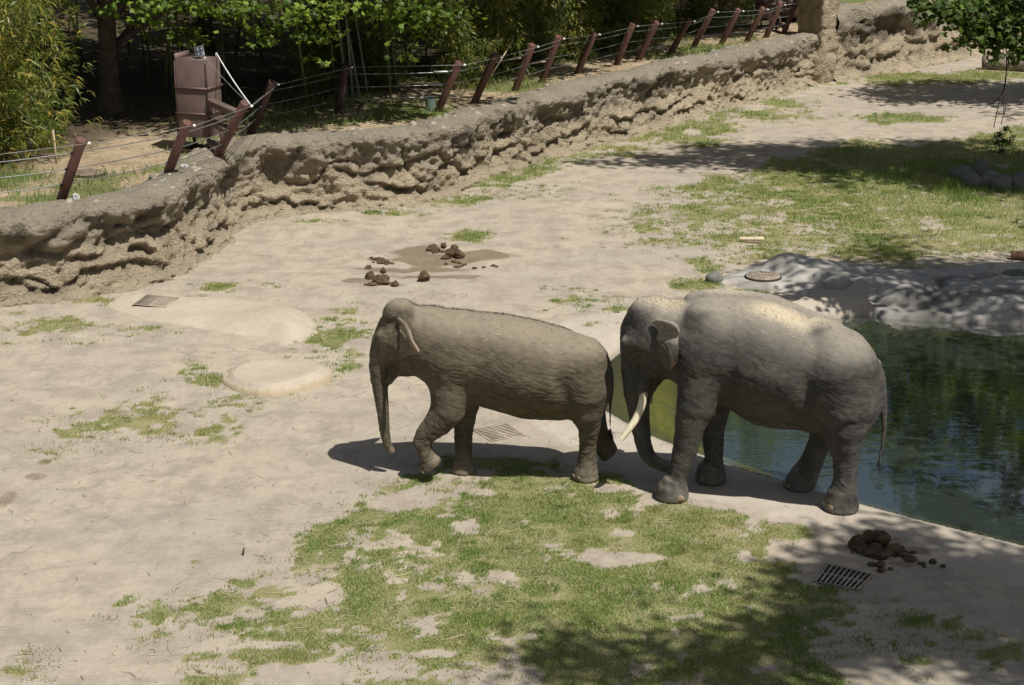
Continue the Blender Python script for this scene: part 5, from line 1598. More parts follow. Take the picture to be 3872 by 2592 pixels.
def shrub(name, c, rad, n, size, cols, label, seed, whites=0, cat="shrub"):
    rs = np.random.default_rng(seed)
    root = empty(name, c); tag(root, label, cat)
    p, cc = crown_points(rs, (0, 0, rad[2] * .9), rad, n, max(8, n // 60), clr=.28 * max(rad))
    p[:, 2] = np.maximum(p[:, 2], .03)
    dv = rs.normal(0, .7, (n, 3)) + np.array((0, -.1, .25)); dv /= np.linalg.norm(dv, axis=1)[:, None]
    col = col_mix(rs, n, cols[0], cols[1])
    if whites: col[rs.random(n) < whites] = (0.62, 0.62, 0.52)
    V, F, C = leaf_blades(p, dv, size * rs.uniform(.6, 1.3, n), size * .55, col, .15, rs)
    o = link("foliage", np_mesh("foliage", V, F, {"leaf_col": C}), TREE_MAT, root, False); o["kind"] = "stuff"
    for k in range(6):
        q = cc[rs.integers(len(cc))]
        MB().tube([(rs.normal(0, .05), rs.normal(0, .05), -.05), tuple(q * .5 + (0, 0, .05)), tuple(q)], [.012, .009, .004], 5).build("stem", DARK_BARK, root, True)
    return root
p = g(2288, 352); shrub("shrub", (p[0], p[1], 0), (.28, .28, .42), 420, .07, DARK, "small dark leafy shrub above the stone row on the right lawn", 61)
for px, py, nn, wh, lab in ((30, 330, 1300, .16, "low shrub with tiny white flowers at the left edge under the bamboo"), (95, 345, 1000, .05, "low green shrub behind the left fence cables"), (-40, 340, 1200, .1, "low shrub cut by the left edge of the picture")):
    p = gsrc(px * S0, py * S0, 1.6); shrub("shrub", (p[0], p[1], 1.55), (.75, .6, .55), nn, .085, BG if False else GREEN, lab, 70 + px, wh)

PIPE_MAT = simple_mat("grey plastic pipe", (0.50, 0.50, 0.47), .6)
PIPE_G = simple_mat("green utility box", (0.12, 0.17, 0.14), .6)
def stub(c, r, h, mat, label, tilt=(0, 0, 0), name="pipe_stub"):
    root = MB().tube([(0, 0, -.1), (0, 0, h), (0, 0, h), (0, 0, h - .06)], [r, r, r * .72, r * .70], 14).build(name, mat, None)
    shade_auto(root, 40); root.location = c; root.rotation_euler = tilt
    return tag(root, label, "pipe")
p = gsrc(696, 640, 1.70); stub((p[0], p[1], 1.68), .085, .10, PIPE_MAT, "short open grey pipe on the wall top right of the second post", (.2, .2, 0))
p = gsrc(284, 745, 1.72); stub((p[0], p[1], 1.70), .08, .04, PIPE_MAT, "grey pipe lying flush in the wall top beside the first post", (.9, .5, .6))
p = gsrc(1628, 412, 1.62); stub((p[0], p[1], 1.60), .13, .28, PIPE_G, "green grey utility pipe standing beside the post right of the fence gap")
STAKE = simple_mat("wooden stake", (0.36, 0.29, 0.18), .8)
def stake(a, b, r, label, name="stake", mat=None):
    a, b = np.array(a), np.array(b)
    o = MB().tube([a * 0, (b - a) * .5, b - a], [r, r * .95, r * .8], 7).build(name, mat or STAKE, None, True); o.location = a
    return tag(o, label, "stick")
p = gsrc(216, 628, 1.58); stake(p - (0, 0, .1), p + np.array((-.03, 0, .78)), .028, "thin wooden stake standing in the grass behind the left fence cables")
for k, (a, b, lab) in enumerate(((z4(1480, 560), z4(1640, 300), "broken bamboo stick leaning behind the ninth post"), (z4(1620, 400), z4(1925, 500), "dry bamboo stick lying across the cables between two posts"), (z4(1780, 470), z4(1925, 450), "short dry bamboo stick pointing right behind the post"), (z4(1560, 450), z4(1700, 430), "bent dry bamboo stick behind the fence cables"))):
    pa, pb = gsrc(*a, 1.9 + .1 * k), gsrc(*b, 2.1)
    pb = np.array((pa[0] + (pb[0] - pa[0]), pa[1] + .3, 0)); d = ray(*b); pb = d * (pb[1] / d[1]) + np.array((0, 0, CAM_H))
    stake(pa, pb, .018, lab, "bamboo_stick", PALE_WOOD)
# plain stick lying on the front lawn and dark twig standing on the sand
a, b = g(1020, 1470), g(1060, 1462); stake(np.array((a[0], a[1], .03)), np.array((b[0], b[1], .05)), .014, "dry stick lying on the front lawn", "stick", STAKE)
a, b = gsrc(918, 2104), gsrc(914, 2080); stake(np.array((a[0], a[1], 0)), np.array((a[0] + .02, a[1], .11)), .012, "small dark twig sticking out of the bare sand", "stick", DARK_BARK)

# ================================================================ the two elephants
class Frame:
    """local axes of an animal: u along the body (head towards -u), v away from the viewer, z up"""
    def __init__(self, org, yaw, x0, y0, sc):
        self.o = np.array(org, float); self.yaw = yaw
        self.U = np.array((math.cos(yaw), math.sin(yaw), 0)); self.Vv = np.array((-math.sin(yaw), math.cos(yaw), 0))
        self.x0, self.y0, self.sc = x0, y0, sc
        self.dep = self.o[1] * CP + CAM_H * SP
        self.m = self.dep / FPX * sc * 0.975                 # metres per traced pixel at mid height
        self.tan = (CAM_H - 1.2) / self.o[1]
    def at(self, zx, zy, v=0.0):
        d = ray(self.x0 + zx * self.sc, self.y0 + zy * self.sc)
        p0 = self.o + self.Vv * v - np.array((0, 0, CAM_H))
        t = (p0 @ self.Vv) / (d @ self.Vv)
        p = d * t + np.array((0, 0, CAM_H)) - self.o
        return np.array((p @ self.U, v, p[2]))
    def chain(self, pts):
        """[(zx, zy, v, r_px)] -> points and radii in metres"""
        return [self.at(a, b, v) for a, b, v, r in pts], [r * self.m for *_, r in pts]
    def outline(self, top, bot, wid, us_px, zy_mid):
        """torso from traced top and bottom edges"""
        tx = np.array([p[0] for p in top], float); ty = np.array([p[1] for p in top], float)
        bx = np.array([p[0] for p in bot], float); by = np.array([p[1] for p in bot], float)
        wx = np.array([p[0] for p in wid], float); wv = np.array([p[1] for p in wid], float)
        us, zc, zr, w = [], [], [], []
        for x in us_px:
            yt, yb, b = np.interp(x, tx, ty), np.interp(x, bx, by), np.interp(x, wx, wv)
            pt, pb = self.at(x, yt), self.at(x, yb)
            a = (pt[2] - pb[2]) / 2
            a2 = math.sqrt(max(a * a - (b * self.tan) ** 2, 0.3 * a * a))
            us.append((pt[0] + pb[0]) / 2); zc.append((pt[2] + pb[2]) / 2); zr.append(a2); w.append(b)
        return np.array(us), np.array(zc), np.array(zr), np.array(w)

def skin_mat(name, base, dark, dust_and_light, sawdust, bump=0.55):
    m, nt, out = new_mat(name)
    N = NT(nt)
    v = N.coord()
    big = N.noise(v, 2.2, 5, 0.6)
    med = N.noise(v, 11, 5, 0.65)
    c = N.mix(N.ramp(big, 0.35, 0.68), dark, base)
    c = N.mix(N.math('MULTIPLY', N.ramp(med, 0.42, 0.7), 0.5), c, tuple(x * 1.35 for x in base))
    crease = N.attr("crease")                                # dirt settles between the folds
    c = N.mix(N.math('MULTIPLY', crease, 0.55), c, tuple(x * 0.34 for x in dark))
    c = N.mix(N.math('MULTIPLY', N.attr("dust_and_light"), N.ramp(med, 0.2, 0.6, 0.6, 1.0)), c, dust_and_light)
    sd = N.ramp(N.math('ADD', N.attr("sawdust"), N.math('MULTIPLY', N.math('SUBTRACT', N.noise(v, 24, 6, 0.8), 0.5), 1.7)), 0.25, 1.05)
    c = N.mix(sd, c, sawdust)
    pink = N.attr("pink")
    c = N.mix(pink, c, (0.36, 0.24, 0.18))
    h1 = N.voro(N.map(v, (1, 1, 1.6)), 55, 'DISTANCE_TO_EDGE')
    h2 = N.noise(N.map(v, (1, 1, 2.2)), 60, 4, 0.7)
    h = N.math('ADD', N.math('MULTIPLY', N.math('MINIMUM', h1, 0.25), 1.6), N.math('MULTIPLY', h2, 0.7))
    nrm = N.bump(h, bump, 0.010)
    nt.links.new(N.bsdf(c, N.ramp(med, 0.3, 0.7, 0.62, 0.85), nrm, 0, 0.22).outputs[0], out.inputs[0])
    return m

def wrinkle_disp(P, Nn, fld):
    """folds of the skin: returns displacement and crease mask. fld: list of (weight, coords, amp)"""
    disp = np.zeros(len(P)); cre = np.zeros(len(P))
    for w, q, amp, sharp in fld:
        k = w > 0.01
        if not k.any(): continue
        qq = q[k]
        n1 = noise(qq) * 0.65 + noise(qq * 2.1 + 9.1) * 0.35
        r = 1 - np.abs(n1) * 2.0                              # ridged: narrow grooves
        gr = np.clip(r, 0, 1) ** sharp
        disp[k] -= w[k] * amp * gr
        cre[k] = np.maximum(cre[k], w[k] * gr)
    return disp, np.clip(cre, 0, 1)

def warp(P, s, a):
    return P + a * np.stack((noise(P * s), noise(P * s + 31.7), noise(P * s + 77.1)), 1)

def rot2(P, ang):
    c, s = math.cos(ang), math.sin(ang)
    return np.stack((P[:, 0] * c + P[:, 2] * s, P[:, 1], -P[:, 0] * s + P[:, 2] * c), 1)

def chain_param(P, pts, rad):
    """distance along a chain and clearance from it"""
    best = np.full(len(P), 1e9); tt = np.zeros(len(P)); acc = 0
    for i in range(len(pts) - 1):
        a, b = np.asarray(pts[i]), np.asarray(pts[i + 1])
        e = b - a; L = np.linalg.norm(e)
        w = P - a
        t = np.clip((w @ e) / (L * L), 0, 1)
        d = np.linalg.norm(w - t[:, None] * e, axis=1) - (rad[i] + (rad[i + 1] - rad[i]) * t)
        k = d < best
        best[k] = d[k]; tt[k] = (acc + t * L)[k]
        acc += L
    return tt, best

def hair_tuft(name, mat, parent, pts, n, length, spread, seed, droop=(0, 0, -1)):
    r = np.random.default_rng(seed)
    V, T = [], []
    for i in range(n):
        p = np.array(pts[r.integers(len(pts))]) + r.normal(0, 0.008, 3)
        d = np.array(droop) + r.normal(0, spread, 3)
        d /= np.linalg.norm(d)
        L = length * r.uniform(0.6, 1.1)
        s = np.cross(d, r.normal(0, 1, 3)); s /= np.linalg.norm(s) + 1e-9
        b = len(V)
        mid = p + d * L * 0.6; d2 = d + np.array((0, 0, -0.35)); tip = mid + d2 * L * 0.45
        V += [p - s * 0.004, p + s * 0.004, mid + s * 0.003, mid - s * 0.003, tip]
        T += [(b, b + 1, b + 2), (b, b + 2, b + 3), (b + 3, b + 2, b + 4)]
    o = link(name, np_mesh(name, V, np.array(T)), mat, parent, False)
    return tag(o, kind="stuff")

def front_surface(sdf, lo2, hi2, n=36):
    """v of the near surface of the body over a window of (u, z), smoothed"""
    us = np.linspace(lo2[0], hi2[0], n); zs = np.linspace(lo2[1], hi2[1], n); vs = np.linspace(-.95, -.05, 150)
    A, B, W = np.meshgrid(us, zs, vs, indexing='ij')
    D = sdf(np.stack((A.ravel(), W.ravel(), B.ravel()), 1).astype(np.float32)).reshape(n, n, 150)
    first = np.argmax(D < 0, axis=2)
    S = np.where((D < 0).any(2), vs[first], -.25)
    for _ in range(16):
        Pd = np.pad(S, 1, 'edge')
        S = (Pd[:-2, 1:-1] + Pd[2:, 1:-1] + Pd[1:-1, :-2] + Pd[1:-1, 2:] + 2 * S) / 6
    def f(u, z):
        x = np.clip((u - us[0]) / (us[1] - us[0]), 0, n - 1.001); y = np.clip((z - zs[0]) / (zs[1] - zs[0]), 0, n - 1.001)
        i, j = x.astype(int), y.astype(int); a, b = x - i, y - j
        return (S[i, j] * (1 - a) + S[i + 1, j] * a) * (1 - b) + (S[i, j + 1] * (1 - a) + S[i + 1, j + 1] * a) * b
    return f

def ear_mesh(fr, poly_px, vfun, thick, extra=None, seed=1, h=0.014, amp=0.004):
    """a thick flap: outline in traced pixels, vfun(u,z) gives its distance from the midplane"""
    pts = np.array([fr.at(x, y, -0.33) for x, y in poly_px])
    sm = smooth_line(pts[:, [0, 2]], 4, True)
    lo = np.array((sm[:, 0].min() - .06, -0.85, sm[:, 1].min() - .06)); hi = np.array((sm[:, 0].max() + .06, -0.1, sm[:, 1].max() + .08))
    def f(P):
        d2 = poly_sd(P[:, [0, 2]], sm) + .010 * noise(P[:, [0, 2]] * 16 + seed)
        vv = vfun(P[:, 0], P[:, 2])
        d = smax(d2 + thick, np.abs(P[:, 1] - vv) * 0.85, 0.02) - thick
        if extra is not None:
            for pts_, rad_ in extra: d = smin(d, sd_chain(P.astype(np.float32), pts_, rad_), 0.03)
        return d.astype(np.float32)
    V, F = surface_nets(f, lo, hi, h)
    V = laplace(V, F, 2, 0.5)
    N_ = vnormals(V, F)
    q = warp(V, 8, 0.03)
    n1 = 1 - np.abs(noise(q * np.array((26, 8, 12)))) * 2
    gr = np.clip(n1, 0, 1) ** 2
    V = V - N_ * (amp * gr)[:, None]
    return V, F, gr

def nail(fr, parent, mat, p, r, ang, seed=0):
    """toenail: flattened dome set into the foot"""
    bm = bmesh.new()
    bmesh.ops.create_uvsphere(bm, u_segments=10, v_segments=6, radius=1)
    for v in bm.verts:
        v.co = Vector((v.co.x * r * 0.30, v.co.y * r, v.co.z * r * 0.95 * (0.8 if v.co.z > 0 else 0.6)))
    bmesh.ops.rotate(bm, verts=bm.verts, cent=(0, 0, 0), matrix=Matrix.Rotation(ang, 3, 'Z'))
    me = bpy.data.meshes.new("toenail"); bm.to_mesh(me); bm.free()
    o = link("toenail", me, mat, parent)
    o.location = p
    return o

MAT_NAIL = simple_mat("toenail", (0.24, 0.18, 0.115), 0.6, var=0.3, scale=14)
MAT_EYE = simple_mat("eye", (0.02, 0.012, 0.008), 0.12, spec=0.6, var=0.1)
MAT_HAIR = simple_mat("hair", (0.03, 0.024, 0.018), 0.6)
MAT_BRIS = simple_mat("bristle", (0.075, 0.06, 0.045), 0.7)
MAT_MOUTH = simple_mat("lip", (0.16, 0.10, 0.08), 0.7)

def foot_prims(fr, cx, cy, v, r, up, lean=0.0):
    """pillar foot: flat round pad on the ground"""
    c = fr.at(cx, cy, v)
    return c, r * fr.m

def build_elephant(name, fr, sdf, lo, hi, mats, label, group, fields, dustfun, sawfun, pinkfun, h=0.021):
    root = empty(name, fr.o, (0, 0, fr.yaw))
    tag(root, label, "elephant", group)
    V, F = surface_nets(sdf, lo, hi, h)
    V = laplace(V, F, 2, 0.45)
    V, F = subdiv(V, F, 1)
    N_ = vnormals(V, F)
    disp, cre = wrinkle_disp(V, N_, fields(V, N_))
    low = 0.010 * fbm(V * 3.1, 3) + 0.004 * noise(V * 14)
    ground_keep = sstep(0.01, 0.09, V[:, 2])
    V2 = V + N_ * ((disp + low) * ground_keep)[:, None]
    V2[:, 2] = np.maximum(V2[:, 2], 0.002)
    at = {"crease": cre, "dust_and_light": np.clip(dustfun(V, N_), 0, 1), "sawdust": np.clip(sawfun(V, N_), 0, 1), "pink": np.clip(pinkfun(V, N_), 0, 1)}
    body = link("body", np_mesh("body", V2, F, at), mats, root)
    return root, body, V2, F, N_

# ---------------------------------------------------------------- the cow elephant, walking
ff, nr = gsrc(1340 + 830 * .4975, 1080 + 1432 * .4975), gsrc(1340 + 1760 * .4975, 1080 + 1462 * .4975)
YAW_F = math.radians(-1.5)
_mid = (ff + nr) / 2
fF = Frame((_mid[0], _mid[1], 0), YAW_F, 1340, 1080, 0.4975)

def female():
    fr = fF
    top = [(520, 172), (600, 172), (800, 188), (1000, 195), (1200, 218), (1400, 258), (1600, 318), (1750, 395), (1850, 480), (1905, 560), (1930, 640)]
    bot = [(520, 690), (600, 760), (700, 850), (900, 905), (1100, 972), (1300, 1022), (1500, 1028), (1600, 1030), (1750, 960), (1850, 880), (1930, 760)]
    wid = [(520, .36), (640, .46), (800, .54), (1000, .60), (1250, .66), (1500, .64), (1700, .56), (1850, .40), (1930, .24)]
    us, zc, zr, w = fr.outline(top, bot, wid, np.linspace(540, 1760, 22), 0)
    C = {}
    vn, vf = -0.24, 0.22
    C['neck'] = fr.chain([(400, 350, 0, 190), (560, 410, 0, 232), (700, 480, 0, 290)])
    C['trunk'] = fr.chain([(245, 440, 0, 118), (205, 530, 0, 98), (185, 610, 0, 78), (189, 720, 0, 68), (204, 850, 0, 57), (215, 950, 0, 50), (227, 1060, 0, 42),
                           (236, 1150, 0, 37), (253, 1212, 0, 34), (280, 1255, 0, 27), (294, 1266, 0, 20)])
    C['jaw'] = fr.chain([(440, 560, 0, 105), (400, 625, 0, 66), (330, 630, 0, 60), (292, 688, 0, 32), (274, 738, 0, 18)])
    C['fnu'] = fr.chain([(735, 600, vn + .06, 190), (735, 800, vn, 162), (715, 930, vn - .02, 140), (640, 1035, vn - .02, 112), (545, 1130, vn - .02, 84), (515, 1190, vn - .02, 68)])
    C['fnl'] = fr.chain([(515, 1190, vn - .02, 66), (540, 1270, vn - .02, 60), (572, 1330, vn - .02, 70), (590, 1362, vn - .02, 88), (602, 1392, vn - .02, 92)])
    fv = .12
    C['ff'] = fr.chain([(840, 800, vf - .05, 140), (838, 1000, vf, 92), (828, 1130, .19, 78), (828, 1230, .15, 70), (836, 1310, .13, 68), (834, 1375, fv, 92), (832, 1412, fv, 105)])
    C['rn'] = fr.chain([(1700, 620, vn + .05, 235), (1755, 800, vn, 175), (1765, 950, vn, 135), (1785, 1080, -.2, 92), (1776, 1180, -.16, 72), (1774, 1290, -.13, 74), (1768, 1370, -fv, 84), (1762, 1420, -fv, 100), (1760, 1450, -fv, 106)])
    C['rf'] = fr.chain([(1760, 800, vf, 160), (1815, 980, vf, 100), (1862, 1110, vf, 76), (1893, 1190, vf, 76), (1925, 1262, vf, 88)])
    C['tail'] = fr.chain([(1885, 540, 0, 44), (1932, 640, 0, 32), (1952, 740, 0, 25), (1948, 850, 0, 19), (1942, 960, 0, 12), (1944, 1060, 0, 8), (1946, 1095, 0, 6)])
    rump = (fr.at(1738, 690, 0), (200 * fr.m, .55, 285 * fr.m))
    m = fr.m
    dome = [(fr.at(340, 226, -.12), (128 * m, .20, 128 * m)), (fr.at(365, 222, .13), (128 * m, .20, 128 * m))]
    skull = (fr.at(315, 370, 0), (150 * m, .285, 190 * m))
    cheek = (fr.at(420, 500, -.05), (120 * m, .26, 130 * m))
    brow = fr.chain([(200, 392, -.2, 34), (225, 440, -.235, 30)])
    sg = fr.chain([(860, 480, -.68, 26), (905, 640, -.70, 30), (915, 780, -.66, 34), (890, 900, -.58, 34)])
    zyg = fr.chain([(250, 400, -.235, 30), (330, 470, -.265, 34)])
    # soles of the two lifted feet: cutting planes
    sp1 = fr.at(590, 1385, vn); sn1 = np.array((0.50, 0, -0.86))
    a, b = fr.at(500, 1432, vn), fr.at(682, 1332, vn)
    t = (b - a); t /= np.linalg.norm(t); sn1 = np.array((-t[2], 0, t[0])); sn1 = sn1 if sn1[2] < 0 else -sn1
    sp1 = (a + b) / 2
    a, b = fr.at(2012, 1240, vf), fr.at(1868, 1368, vf)
    t = (b - a); t /= np.linalg.norm(t); sn2 = np.array((-t[2], 0, t[0])); sn2 = sn2 if sn2[0] > 0 else -sn2
    sp2 = (a + b) / 2
    def sdf(P):
        P = P.astype(np.float32)
        d = smin(sd_loft(P, us, zc, zr, w, 2.15), sd_ell(P, *rump, .30), .14)
        d = smax(d, -sd_chain(P, *sg), .12)
        d = smax(d, -sd_ell(P, fr.at(1590, 850, -.78), (60 * m, .22, 150 * m)), .16)
        d = smin(d, sd_chain(P, *C['neck'], flat=0.92), .16)
        hd = sd_ell(P, *skull)
        for c, r in dome: hd = smin(hd, sd_ell(P, c, r), .05)
        hd = smin(hd, sd_ell(P, *cheek), .08)
        hd = smin(hd, sd_chain(P, *brow), .07)
        hd = smin(hd, sd_chain(P, *zyg), .08)
        hd = smax(hd, -sd_ell(P, fr.at(285, 330, -.40), (66 * m, .18, 72 * m)), .06)
        hd = smin(hd, sd_chain(P, *C['trunk'], flat=0.88), .10)
        hd = smin(hd, sd_chain(P, *C['jaw'], flat=0.8), .05)
        d = smin(d, hd, .09)
        d = smin(d, sd_chain(P, *C['fnu'], flat=1.05), .11)
        lo_ = smax(sd_chain(P, *C['fnl']), (P - sp1.astype(np.float32)) @ sn1.astype(np.float32), .04)
        d = smin(d, lo_, .05)
        d = smin(d, sd_chain(P, *C['ff'], flat=1.05), .10)
        d = smin(d, sd_chain(P, *C['rn'], flat=1.0), .12)
        d = smin(d, smax(sd_chain(P, *C['rf']), (P - sp2.astype(np.float32)) @ sn2.astype(np.float32), .04), .10)
        d = smin(d, sd_chain(P, *C['tail']), .05)
        return smax(d, 0.003 - P[:, 2], .03)
    u = lambda x: fr.at(x, 600)[0]
    lo = (u(60), -.80, -.03); hi = (u(2070), .80, fr.at(400, 60)[2] + .1)
    def fields(P, N_):
        tt, td = chain_param(P, *C['trunk'])
        wt = sstep(.05, -.02, td) * sstep(fr.at(0, 520)[2] + .1, fr.at(0, 620)[2], P[:, 2])
        out = []
        Q = warp(P, 5, .05)
        ring = np.stack((tt * 30, P[:, 1] * 4, P[:, 0] * 4), 1)
        out.append((wt, ring, .006, 1.6))
        wl = np.zeros(len(P))
        for k in ('fnu', 'fnl', 'ff', 'rn', 'rf'):
            t2, d2 = chain_param(P, *C[k])
            w_ = sstep(.06, 0, d2) * sstep(1.25, 0.85, P[:, 2]) * (1 - wt)
            q = np.stack((t2 * 25 + 2.6 * noise(P * 5), Q[:, 0] * 6, Q[:, 1] * 6), 1)
            out.append((w_ * .95, q, .0068, 1.7)); out.append((w_ * .8, np.stack((t2 * 13 + 1.6 * noise(P * 4), Q[:, 0] * 4, Q[:, 1] * 4), 1), .0085, 1.6)); wl = np.maximum(wl, w_)
        head = sstep(fr.at(560, 0)[0], fr.at(430, 0)[0], P[:, 0])
        wb = (1 - wt) * (1 - wl) * (1 - head)
        R = rot2(Q, -0.30)
        side = 0.35 + 0.65 * sstep(.9, .2, N_[:, 2])
        out.append((wb * side, R * np.array((2.6, 4, 22)), .0052, 2.6))
        out.append((wb * side * .6, rot2(Q, .5) * np.array((3.5, 4, 20)), .0034, 2.8))
        out.append((head * (1 - wt), Q * np.array((20, 14, 26)), .0045, 1.4))
        return out
    def dust_and_light(P, N_): return sstep(.3, .9, N_[:, 2]) * .75 + .45 * sstep(.35, .0, P[:, 2])
    def saw(P, N_): return np.zeros(len(P))
    def pink(P, N_):
        return np.exp(-((P - C['trunk'][0][-1]) ** 2).sum(1) / .006) * .7
    skin = skin_mat("brown grey elephant skin", (0.140, 0.115, 0.077), (0.096, 0.079, 0.054), (0.265, 0.226, 0.162), (0.50, 0.40, 0.25))
    root, body, V, F, Nn = build_elephant("elephant", fr, sdf, lo, hi, skin,
        "brownish elephant without tusks walking on the sandy lawn, one forefoot lifted", None, fields, dust_and_light, saw, pink)
    # ear
    at = fr.at
    e0 = at(340, 300)[0]; e1 = at(510, 300)[0]
    def vf_(uu, zz):
        s = np.clip((uu - e0) / (e1 - e0), -.3, 1.2)
        return fs(uu, zz) - .022 - .15 * np.clip(s, 0, 1.2) - .055 * np.sin(zz * 17 + uu * 14) * np.clip(s, 0, 1)
    fs = front_surface(sdf, (e0 - .1, at(0, 620)[2]), (e1 + .1, at(0, 220)[2]))
    ro = []
    for x_, y_ in ((338, 252), (385, 282), (425, 337), (452, 385), (502, 442)):
        p = at(x_, y_, -.33); p[1] = vf_(np.array([p[0]]), np.array([p[2]]))[0] - .01; ro.append(p)
    V_, F_, g_ = ear_mesh(fr, [(333, 240), (365, 255), (392, 280), (432, 335), (455, 378), (512, 440), (502, 488), (440, 512), (385, 540), (335, 600), (313, 592), (332, 500), (345, 420), (338, 320)],
                          vf_, .009, [(ro, [.018, .024, .026, .02, .014])], h=.014)
    tone = np.stack([np.clip(.5 + .5 * noise(V_ * 30), 0, 1)] * 1, 1)[:, 0]
    ear = link("ear", np_mesh("ear", V_, F_, {"crease": g_ * .6, "dust_and_light": .35 + .5 * tone * sstep(at(400, 0)[0], at(480, 0)[0], V_[:, 0]), "sawdust": tone * 0, "pink": .35 * sstep(at(400, 0)[0], at(500, 0)[0], V_[:, 0])}), skin, root)
    # far ear, mirrored on the other side of the head
    V2 = V_.copy(); V2[:, 1] *= -1
    link("ear", np_mesh("ear", V2, F_[:, ::-1], {"crease": g_ * .6, "dust_and_light": tone * .3, "sawdust": tone * 0, "pink": tone * 0}), skin, root)
    # toenails
    for x, y, v, r in ((738, 1412, fv - .03, 24), (776, 1432, fv - .11, 24)):
        p = at(x, y, v); nail(fr, root, MAT_NAIL, p, r * m, .7 )
    for x, y, v in ((1664, 1448, -fv - .05), (1700, 1464, -fv - .14)):
        nail(fr, root, MAT_NAIL, at(x, y, v), 24 * m, .6)
    for x, y, v in ((503, 1405, vn - .02), (520, 1420, vn - .09)):
        nail(fr, root, MAT_NAIL, at(x, y, v), 20 * m, .4)
    # eyes
    fs2 = front_surface(sdf, (at(120, 0)[0], at(0, 500)[2]), (at(300, 0)[0], at(0, 350)[2]))
    for s in (-1, 1):
        bm = bmesh.new(); bmesh.ops.create_uvsphere(bm, u_segments=12, v_segments=8, radius=.024)
        me = bpy.data.meshes.new("eye"); bm.to_mesh(me); bm.free()
        e = link("eye", me, MAT_EYE, root); p = at(186, 424, -.24); ev = fs2(np.array([p[0]]), np.array([p[2]]))[0] + .006; e.location = (p[0], ev * -s, p[2])
    hair_tuft("tail_tuft", MAT_HAIR, root, [C['tail'][0][-1], C['tail'][0][-1] - np.array((-.01, 0, .05))], 60, .16, .28, 5)
    # bristles along crown and spine
    k = (Nn[:, 2] > .75) & (np.abs(V[:, 1] - .05) < .035) & (V[:, 0] < at(1650, 0)[0])
    pts = V[k]
    hair_tuft("back_hair", MAT_BRIS, root, pts, 1500, .018, .5, 6, (0.5, 0, .7))
    return root, V, Nn

# ---------------------------------------------------------------- the bull elephant, standing at the water
YAW_M = math.radians(-11)
_q = [gsrc(2240 + a * .5868, 1060 + b * .5868) for a, b in ((512, 1405), (765, 1280), (1602, 1475), (1330, 1355))]
_mid = sum(_q) / 4
fM = Frame((_mid[0], _mid[1], 0), YAW_M, 2240, 1060, 0.5868)

